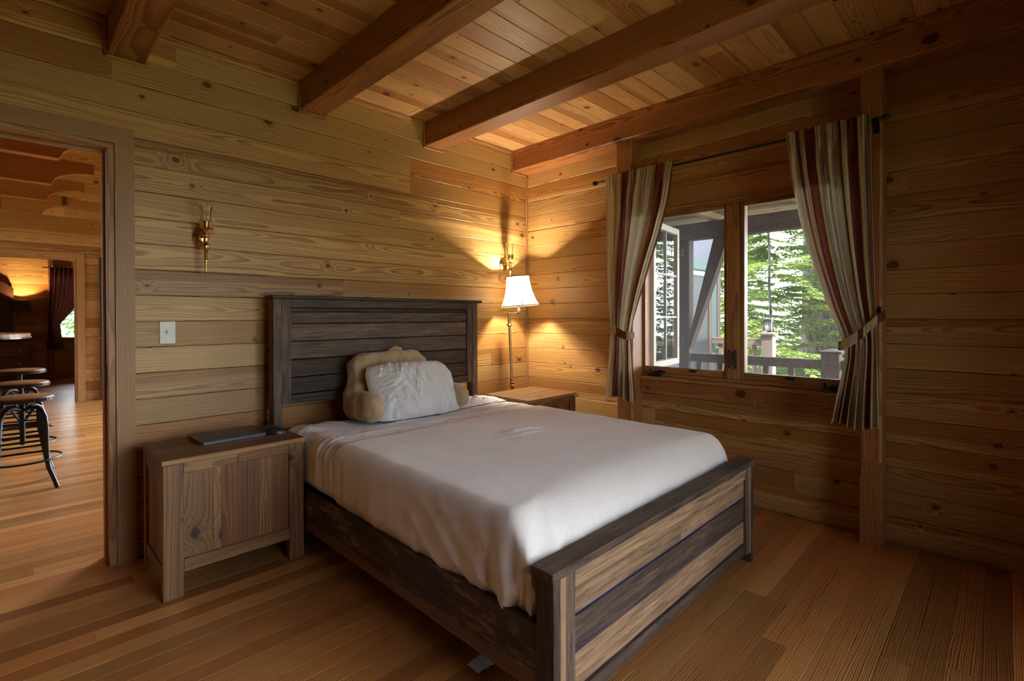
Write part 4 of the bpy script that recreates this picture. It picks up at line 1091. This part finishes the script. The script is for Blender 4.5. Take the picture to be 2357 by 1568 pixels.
stool(.064,5.57,.686,'iron bar stool with round wooden seat, middle of three in the hall')
stool(.066,6.21,.738,'iron bar stool with round wooden seat, farthest of three in the hall')
cn=thing('bar_counter','round ended bar counter with dark edge behind the stools','counter',(-.6,6.6,0))
m=MB(); poly=[]
for k in range(25):
    a=-.62*PI+1.0*PI*k/24; poly.append((-.26+.42*math.cos(a),7.35+.55*math.sin(a)))
poly+=[(-1.3,7.9),(-1.3,4.6),(-.42,4.6)]
m.prism(poly,1.0,1.034,axis=2,ax=1,rnd=(.3,.6,.5)); m.build('counter_top',M['stoolwood'],cn)
m=MB(); poly2=[(p[0]*1.0+.006*(1 if p[0]>-1 else -1),p[1]) for p in poly]; m.prism(poly2,.985,.9995,axis=2); m.build('counter_edge',M['stone'],cn)
part('counter_base',M['door_dark'],cn,[((-1.2,4.75,0),(-.55,7.75,.9845),dict(ax=2))])
# sliding door on a track
t=thing('sliding_door','dark sliding door beside the far doorway','door',(1.2,FAR-.08,.02))
part('door_panel',M['door_dark'],t,[((.925,FAR-.085,.02),(1.75,FAR-.045,2.07),dict(ax=2))])
m=MB(); m.tube([(.985,FAR-.085,.90),(.985,FAR-.135,.90),(.93,FAR-.135,.90),(.885,FAR-.135,.905)],.008,8); m.lathe([(.025,0),(.025,.006)],(0,0,0),14,M=Matrix.Translation((.985,FAR-.085,.90))@Matrix.Rotation(PI/2,4,'X')); m.build('door_handle',M['brass'],t)
t2=MB(); t2.box((.775,FAR-.042,2.075),(1.9,FAR-.03,2.098)); t2.box((.80,FAR-.031,2.08),(.82,FAR-.0005,2.093)); t2.box((1.8,FAR-.031,2.08),(1.82,FAR-.0005,2.093))
single(t2,'sliding_door_rail',M['steel'],'steel sliding door track above the dark door','track',(1.3,FAR,2.09))
# far bedroom
m=MB()
def rc(u,v):
    z=2.15-1.56*v
    o=interp([(2.2,.535),(1.3,.525),(.9,.52),(.55,.48)],z); i=interp([(2.2,1.0),(1.6,.97),(1.35,.88),(1.2,.78),(1.08,.69),(.9,.70),(.55,.745)],z)
    p=math.exp(-((z-1.1)/.25)**2)
    return (o+(i-o)*u,END-.16-.03*(1-.6*p)*math.sin(u*2*PI*7+.6*nz(u*3,z)),z)
m.grid(rc,140,60); c=single(m,'curtain',M['red_curtain'],'dark red curtain tied back in the far bedroom','curtain',(.7,END-.16,.6))
m=MB(); m.tube([(.46,END-.17,2.14),(1.7,END-.17,2.14)],.010,8); m.lathe([(0,-.02),(.018,0),(0,.02)],(.45,END-.17,2.14),10)
for x_ in (.53,1.66): m.tube([(x_,END-.17,2.14),(x_,END-.003 if x_>1 else END-.101,2.14)],.007,6)
single(m,'curtain_rod',M['iron'],'black curtain rod over the dark red curtain','curtain rod',(1.0,END-.16,2.14))
dr=thing('dresser','brown wooden dresser in the far bedroom doorway','dresser',(-.3,12.5,0))
M['dresser']=wood('dresser_wood',(.20,.10,.045),(.11,.05,.02),ring=.008,contrast=.6,knot=0,var=.1)
DY=12.2
part('dresser_top',M['dresser'],dr,[((-.98,DY-.02,.73),(.305,12.82,.755),dict(ax=0))])
part('dresser_body',M['dresser'],dr,[((-.96,DY,.04),(.28,12.8,.7295),dict(ax=2))])
for k in range(2): part('side_panel',M['dresser'],dr,[((.2805,DY+.04+.28*k,.08),(.285,DY+.28+.28*k,.69),dict(ax=2))])
for k in range(3):
    o=part('drawer',M['dresser'],dr,[((-.90,DY-.012,.08+.22*k),(.24,DY-.0005,.27+.22*k),dict(ax=0))])
    for x_ in (-.6,.12):
        m=MB(); m.lathe([(.012,0),(.018,.014),(0,.022)],(0,0,0),10,M=Matrix.Translation((x_,DY-.012,.175+.22*k))@Matrix.Rotation(PI/2,4,'X')); m.build('knob',M['steel'],o)
for x_ in (-.93,.24):
    for y_ in (DY+.03,12.76): part('leg',M['dresser'],dr,[((x_-.02,y_-.02,0),(x_+.02,y_+.02,.0395),dict(ax=2))])
sw=thing('wall_lamp','brown shaded wall lamp in the far bedroom','lamp',(.17,12.99,1.3))
m=MB(); m.lathe([(.145,1.30),(.105,1.50),(.102,1.50),(.142,1.30)],(.165,12.76,0),28); m.build('lamp_shade',M['shade_dark'],sw)
m=MB(); m.tube([(.05,12.995,1.27),(.05,12.93,1.27),(.10,12.85,1.27),(.165,12.76,1.28),(.165,12.76,1.36)],.008,8); m.build('swing_arm',M['oldbrass'],sw)
m=MB(); m.box((.02,12.985,1.20),(.08,12.9995,1.34),ch=.003); m.build('backplate',M['oldbrass'],sw)
m=MB(); m.lathe([(0,0),(.02,.01),(.026,.03),(0,.06)],(.165,12.76,1.36),12); m.build('light_bulb',bpy.data.materials['lit_bulb'],sw)
m=MB(); m.prism([(-.6,0),(.06,0),(.06,1.74),(.03,1.755),(0,1.78),(-.05,1.83),(-.12,1.86),(-.6,1.88)],12.90,12.96,axis=1,ax=2)
single(m,'tall_headboard',M['door_dark'],'tall dark wooden panel with curved top behind the dresser','headboard',(-.3,12.93,0))

# ------------------------------------------------------------------ porch and garden
DZ=-.25
floor_strips('deck_floor',WX+.16,9.2,-5.,3.58,DZ,.14,'deckwood','sunlit wooden porch deck outside the window',51,lens=(2,4),quarter=False,cat='deck',axis=1)
m=MB(); 
for k in range(9): m.box((WX+.16,-5+k*1.08,2.402),(7.2,-5+k*1.08+.10,2.478),ax=0)
single(m,'porch_rafters',M['soffit'],'pale rafters under the porch roof','rafters',kind='structure')
floor_strips('porch_ceiling',WX+.16,7.3,-5.,3.55,2.48,.14,'soffit','pale board underside of the porch roof',52,lens=(2,4),quarter=False,up=-1,cat='ceiling',axis=1,ch=.004)
m=MB(); m.box((6.25,-5.,2.19),(6.40,4.4,2.40),ax=1,ch=.006)
single(m,'porch_beam',M['greywood'],'weathered dark beam carrying the porch roof','beam',kind='structure')
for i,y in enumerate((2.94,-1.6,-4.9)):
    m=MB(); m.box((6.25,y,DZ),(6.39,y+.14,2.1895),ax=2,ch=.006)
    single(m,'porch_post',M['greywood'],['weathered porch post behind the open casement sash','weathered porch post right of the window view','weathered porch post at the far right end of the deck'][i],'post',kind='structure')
m=MB(); m.prism([(2.9395,.76),(2.9395,.93),(2.62,2.189),(2.44,2.189)],6.26,6.38,axis=0,ax=2)
single(m,'knee_brace',M['greywood'],'slanted weathered knee brace under the porch beam','brace',kind='structure')
def railing(name,p0,p1,zt,label,h=.95,n=0,mat='greywood',z0=DZ):
    a=Vector(p0);b=Vector(p1); L=(b-a).length; ang=math.atan2(b.y-a.y,b.x-a.x)
    Mt=Matrix.Translation((a.x,a.y,0))@Matrix.Rotation(ang,4,'Z')
    t=thing(name,label,'railing',(a.x,a.y,z0))
    m=MB(); m.box((0,-.045,zt-.105),(L,.045,zt),ax=0,ch=.004,M=Mt); m.build('top_rail',M[mat],t)
    m=MB(); m.box((0,-.03,z0+.08),(L,.03,z0+.16),ax=0,ch=.004,M=Mt); m.build('bottom_rail',M[mat],t)
    k=0; s=.11
    while s<L-.05:
        m=MB(); m.box((s-.03,-.025,z0+.1605),(s+.03,.025,zt-.1055),ax=2,ch=.003,M=Mt); m.build('baluster',M[mat],t); s+=.27
    return t
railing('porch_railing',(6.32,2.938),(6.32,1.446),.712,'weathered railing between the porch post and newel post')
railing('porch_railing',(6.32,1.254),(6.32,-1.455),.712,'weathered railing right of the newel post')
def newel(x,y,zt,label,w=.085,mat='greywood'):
    t=thing('newel_post',label,'post',(x,y,DZ))
    part('post_shaft',M[mat],t,[((x-w,y-w,DZ),(x+w,y+w,zt-.035),dict(ax=2,ch=.004))])
    m=MB(); q=w+.025; m.add([(x-q,y-q,zt-.0345),(x+q,y-q,zt-.0345),(x+q,y+q,zt-.0345),(x-q,y+q,zt-.0345),(x-q,y-q,zt-.01),(x+q,y-q,zt-.01),(x+q,y+q,zt-.01),(x-q,y+q,zt-.01),(x,y,zt+.02)],[(3,2,1,0),(0,1,5,4),(1,2,6,5),(2,3,7,6),(3,0,4,7),(4,5,8),(5,6,8),(6,7,8),(7,4,8)]); m.build('post_cap',M[mat],t)
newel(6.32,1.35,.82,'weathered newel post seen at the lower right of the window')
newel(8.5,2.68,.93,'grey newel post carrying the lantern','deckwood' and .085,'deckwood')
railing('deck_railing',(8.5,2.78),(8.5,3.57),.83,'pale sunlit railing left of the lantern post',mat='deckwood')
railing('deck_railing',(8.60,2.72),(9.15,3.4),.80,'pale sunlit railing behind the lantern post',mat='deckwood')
ln=thing('post_lantern','black framed lantern standing on the grey deck post','lantern',(8.5,2.68,.952))
lz=.952
part('base',M['iron'],ln,[((8.445,2.625,lz),(8.555,2.735,lz+.012),{})])
part('glass_panel',M['lantern_glass'],ln,[((8.458,2.638,lz+.0125),(8.542,2.722,lz+.155),{})])
m=MB()
for a in (-1,1):
    for b in (-1,1): m.box((8.5+a*.049-.005,2.68+b*.049-.005,lz+.0125),(8.5+a*.049+.005,2.68+b*.049+.005,lz+.16))
for zz in (.03,.14):
    m.box((8.446,2.626,lz+zz),(8.554,2.630,lz+zz+.006)); m.box((8.446,2.730,lz+zz),(8.554,2.734,lz+zz+.006)); m.box((8.446,2.63,lz+zz),(8.450,2.73,lz+zz+.006))
for b in (-.02,.02): m.box((8.447,2.68+b-.003,lz+.0125),(8.451,2.68+b+.003,lz+.16))
m.build('frame',M['iron'],ln)
m=MB(); m.lathe([(.085,lz+.1605),(.085,lz+.168),(.07,lz+.195),(.035,lz+.212),(0,lz+.216)],(8.5,2.68,0),4,rot=PI/4,smooth=False); m.build('roof_cap',M['iron'],ln)
# house wing
hw=thing('house_wing','blue grey sided wing of the house across the porch','building',(6.5,3.9,DZ))
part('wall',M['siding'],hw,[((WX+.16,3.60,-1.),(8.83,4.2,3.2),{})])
part('trim_band',M['teal'],hw,[((WX+.2,3.58,1.96),(8.83,3.5995,2.12),{})])
part('corner_trim',M['cornerwood'],hw,[((8.70,3.575,DZ),(8.84,3.5995,1.955),dict(ax=2))])
o=part('sliding_glass_door',M['darkglass'],hw,[((7.55,3.585,DZ+.05),(8.35,3.5995,1.86),{})])
part('door_frame',M['soffit'],o,[((7.5,3.57,1.8605),(8.66,3.5995,1.93),dict(ax=0))])
part('door_frame',M['greywood'],o,[((8.3505,3.57,DZ+.05),(8.46,3.5995,1.86),dict(ax=2))])
part('door_frame',M['teal'],o,[((8.4605,3.57,DZ+.05),(8.66,3.5995,1.86),dict(ax=2))])
# ground
m=MB(); m.box((-30,-40,-1.3),(60,50,-1.2)); single(m,'ground',M['ground'],'forest ground around the house','ground',kind='structure')

# trees
def conifer_mesh(seed,H,R,nb,dens=1.,base=.08,leafw=.045,lk=1.):
    rr=random.Random(seed); m=MB()
    for b in range(nb):
        h=base+(1-base)*(b+rr.random())/nb; z=H*h; L=R*(1-h)**.75*rr.uniform(.75,1.1)+.15
        a=rr.uniform(0,2*PI); droop=rr.uniform(.12,.34); up=rr.uniform(-.05,.25)
        d=Vector((math.cos(a),math.sin(a),0)); sd=Vector((-d.y,d.x,0))
        nt=int((6+L*7)*dens)
        for t in range(nt):
            s=(t+rr.random())/nt
            s=.12+.88*s
            p=d*(L*s)+Vector((0,0,z+L*s*up-droop*L*s*s))
            for sg in (-1,1):
                l=lk*(.14+.30*(1-s)*min(1.,L/2))*rr.uniform(.6,1.15)
                q=(d*.75+sd*sg*rr.uniform(.5,1.)).normalized()
                ns=2 if l>.25*lk else 1
                for k in range(ns):
                    p0=p+q*(l*k/ns)+Vector((0,0,rr.uniform(-.02,.02)-l*.15*k)); ll=l/ns*1.25
                    w=leafw*rr.uniform(.7,1.3); n=q.cross(Vector((rr.uniform(-.5,.5),rr.uniform(-.5,.5),1))).normalized()
                    e=q*ll+Vector((0,0,-ll*rr.uniform(.05,.35)))
                    R3=(rr.random(),0,0)
                    m.add([p0,p0+e*.45+n*w,p0+e,p0+e*.45-n*w],[(0,1,2,3)],[(0,0,0)]*4,R3)
    return m
def trunk_mesh(H,r):
    m=MB(); rr=random.Random(int(H*100)); m.tube([(.06*nz(z,1),.06*nz(z,2),z) for z in [H*k/14 for k in range(15)]],[r*(1-.85*k/14) for k in range(15)],10); return m
GZ=-1.2
def tree(label,loc,crown,trunk,group,leaf):
    t=thing('conifer_tree',label,'tree',loc,group)
    crown.build('crown',leaf,None).parent=t; trunk.build('trunk',M['bark'],None).parent=t
    return t
proto=[tree('layered green fir tree rising behind the deck lantern',(11.3,3.55,GZ),conifer_mesh(1,8.5,3.2,200,5.,.03,.021,.66),trunk_mesh(8.5,.04),'fir trees beyond the deck',M['leaf']),
       tree('bushy fir tree in the middle of the window view',(14.6,5.6,GZ),conifer_mesh(2,10.,3.0,150,3.4,.03,.024,.75),trunk_mesh(10.,.10),'fir trees beyond the deck',M['leaf'])]
m=MB(); m.tube([(.05*nz(z,5),.05*nz(z,6),z) for z in range(0,19)],[.42-.017*k for k in range(19)],14)
big=thing('conifer_tree','thick grey tree trunk at the right of the window view','tree',(13.2,3.05,GZ),'fir trees beyond the deck')
m.build('trunk',M['bark'],None).parent=big
cm=conifer_mesh(7,16.,2.4,80,2.2,.26,.022,.7); cm.build('crown',M['leaf'],None).parent=big
spots=[(13.4,1.9,0,'fir tree right of the thick trunk'),(16.8,3.9,1,'fir tree far behind the thick trunk'),(18.5,6.9,0,'fir tree far behind the house wing corner'),(17.5,9.2,1,'fir tree far left behind the house wing'),
       (12.5,-.6,1,'fir tree to the right of the deck'),(11.5,-3.2,0,'fir tree far right beyond the deck'),(15.5,-1.5,1,'fir tree behind the right end of the deck'),(22.,4.6,1,'fir tree deepest in the forest at the window center'),(22.,8.,0,'fir tree deepest in the forest at the left'),(21.,1.8,0,'fir tree deepest in the forest at the right')]
for x,y,k,lab in spots:
    t=dup(proto[k],(x,y,GZ),lab); t.rotation_euler=(0,0,x*1.7+y); t.scale=(1,1,1+.07*math.sin(x*3))
big2=dup(big,(19.2,4.5,GZ),'tall slim trunk farther back in the forest')
# leafy tree beyond the far bedroom and beyond the rear window
def leafy(seed,n,rad,h):
    rr=random.Random(seed); m=MB()
    for k in range(n):
        a=rr.uniform(0,2*PI); b=math.acos(rr.uniform(-1,1)); r=rad*rr.random()**.4
        p=Vector((r*math.sin(b)*math.cos(a),r*math.sin(b)*math.sin(a),h+r*math.cos(b)*.9))
        e=Vector((rr.uniform(-1,1),rr.uniform(-1,1),rr.uniform(-.6,.6))).normalized()*.10; n_=e.cross(Vector((rr.uniform(-1,1),rr.uniform(-1,1),1))).normalized()*.04
        m.add([p,p+e*.5+n_,p+e,p+e*.5-n_],[(0,1,2,3)],[(0,0,0)]*4,(rr.random(),0,0))
    return m
lt=thing('leafy_tree','leafy green tree outside the far bedroom window','tree',(1.4,16.8,GZ))
leafy(3,5000,2.2,2.6).build('crown',M['leaf2'],None).parent=lt
mm=MB(); mm.tube([(0,0,0),(.05,0,1.2),(0,.05,2.6)],[.12,.09,.06],8); mm.build('trunk',M['bark'],None).parent=lt

# ------------------------------------------------------------------ camera
YAW,PIT,ROL=map(math.radians,(44.738,-.3644,-.1384))
f=Vector((math.cos(YAW)*math.cos(PIT),math.sin(YAW)*math.cos(PIT),math.sin(PIT))); r=Vector((math.sin(YAW),-math.cos(YAW),0)); u=r.cross(f)
r2=r*math.cos(ROL)+u*math.sin(ROL); u2=-r*math.sin(ROL)+u*math.cos(ROL)
cd=bpy.data.cameras.new('camera'); cam=bpy.data.objects.new('camera',cd); COL.objects.link(cam)
cam.matrix_world=Matrix(((r2.x,u2.x,-f.x,0),(r2.y,u2.y,-f.y,0),(r2.z,u2.z,-f.z,1.2),(0,0,0,1)))
cd.sensor_width=36; cd.lens=36*1147.06/2357; cd.shift_y=-(784-735.43)/2357; cd.clip_start=.02
SC.camera=cam

# ------------------------------------------------------------------ light
wd=bpy.data.worlds.new('sky'); SC.world=wd; wd.use_nodes=True; nt=wd.node_tree
bg=nt.nodes['Background']; bg.inputs[0].default_value=(.79,.89,1.,1)
tc=nt.nodes.new('ShaderNodeTexCoord'); dp=nt.nodes.new('ShaderNodeVectorMath'); dp.operation='DOT_PRODUCT'; dp.inputs[1].default_value=Vector((.86,.12,.5)).normalized()
mr=nt.nodes.new('ShaderNodeMapRange'); mr.interpolation_type='SMOOTHSTEP'; mr.inputs[1].default_value=-.1; mr.inputs[2].default_value=.95; mr.inputs[3].default_value=1.8; mr.inputs[4].default_value=14.
nt.links.new(tc.outputs['Generated'],dp.inputs[0]); nt.links.new(dp.outputs['Value'],mr.inputs[0]); nt.links.new(mr.outputs[0],bg.inputs[1])
def portal(loc,rot,sx,sy):
    l=bpy.data.lights.new('window_portal','AREA'); l.shape='RECTANGLE'; l.size=sx; l.size_y=sy; l.cycles.is_portal=True
    o=bpy.data.objects.new('window_portal',l); COL.objects.link(o); o.location=loc; o.rotation_euler=rot
portal((WX+.16,1.25,1.36),(0,PI/2,0),1.2,1.4)
portal((1.45,FY-.13,1.1),(PI/2,0,0),1.9,2.0)
portal((HX0-.15,7.45,1.4),(0,-PI/2,0),2.0,2.5)
portal((WX+.16,7.1,1.38),(0,PI/2,0),1.95,3.0)
portal((1.1,END+.16,1.43),(-PI/2,0,0),1.0,1.3)
def sun():
    l=bpy.data.lights.new('sun','SUN'); l.energy=5.; l.angle=math.radians(1.5); l.color=(1,.95,.85)
    o=bpy.data.objects.new('sun',l); COL.objects.link(o)
    d=Vector((.28,.62,-1.)).normalized(); o.rotation_euler=d.to_track_quat('-Z','Y').to_euler()
sun()
def point(loc,e,col,rad=.03):
    l=bpy.data.lights.new('lamp_light','POINT'); l.energy=e; l.color=col; l.shadow_soft_size=rad
    o=bpy.data.objects.new('lamp_light',l); COL.objects.link(o); o.location=loc
point((SX,SY,1.437),88,(1,.87,.64),.035)
point((.165,12.76,1.40),60,(1,.68,.34),.03)

c=SC.cycles
c.max_bounces=7; c.diffuse_bounces=4; c.use_adaptive_sampling=True; c.adaptive_threshold=.05; c.adaptive_min_samples=24; c.glossy_bounces=3; c.transmission_bounces=6; c.transparent_max_bounces=16
c.caustics_reflective=False; c.caustics_refractive=False; c.sample_clamp_indirect=4.; c.blur_glossy=.5
vs_=SC.view_settings
SC.display_settings.display_device='sRGB'
vs_.view_transform='Standard'; vs_.look='None'; vs_.gamma=1.; vs_.use_curve_mapping=False; vs_.exposure=1.55
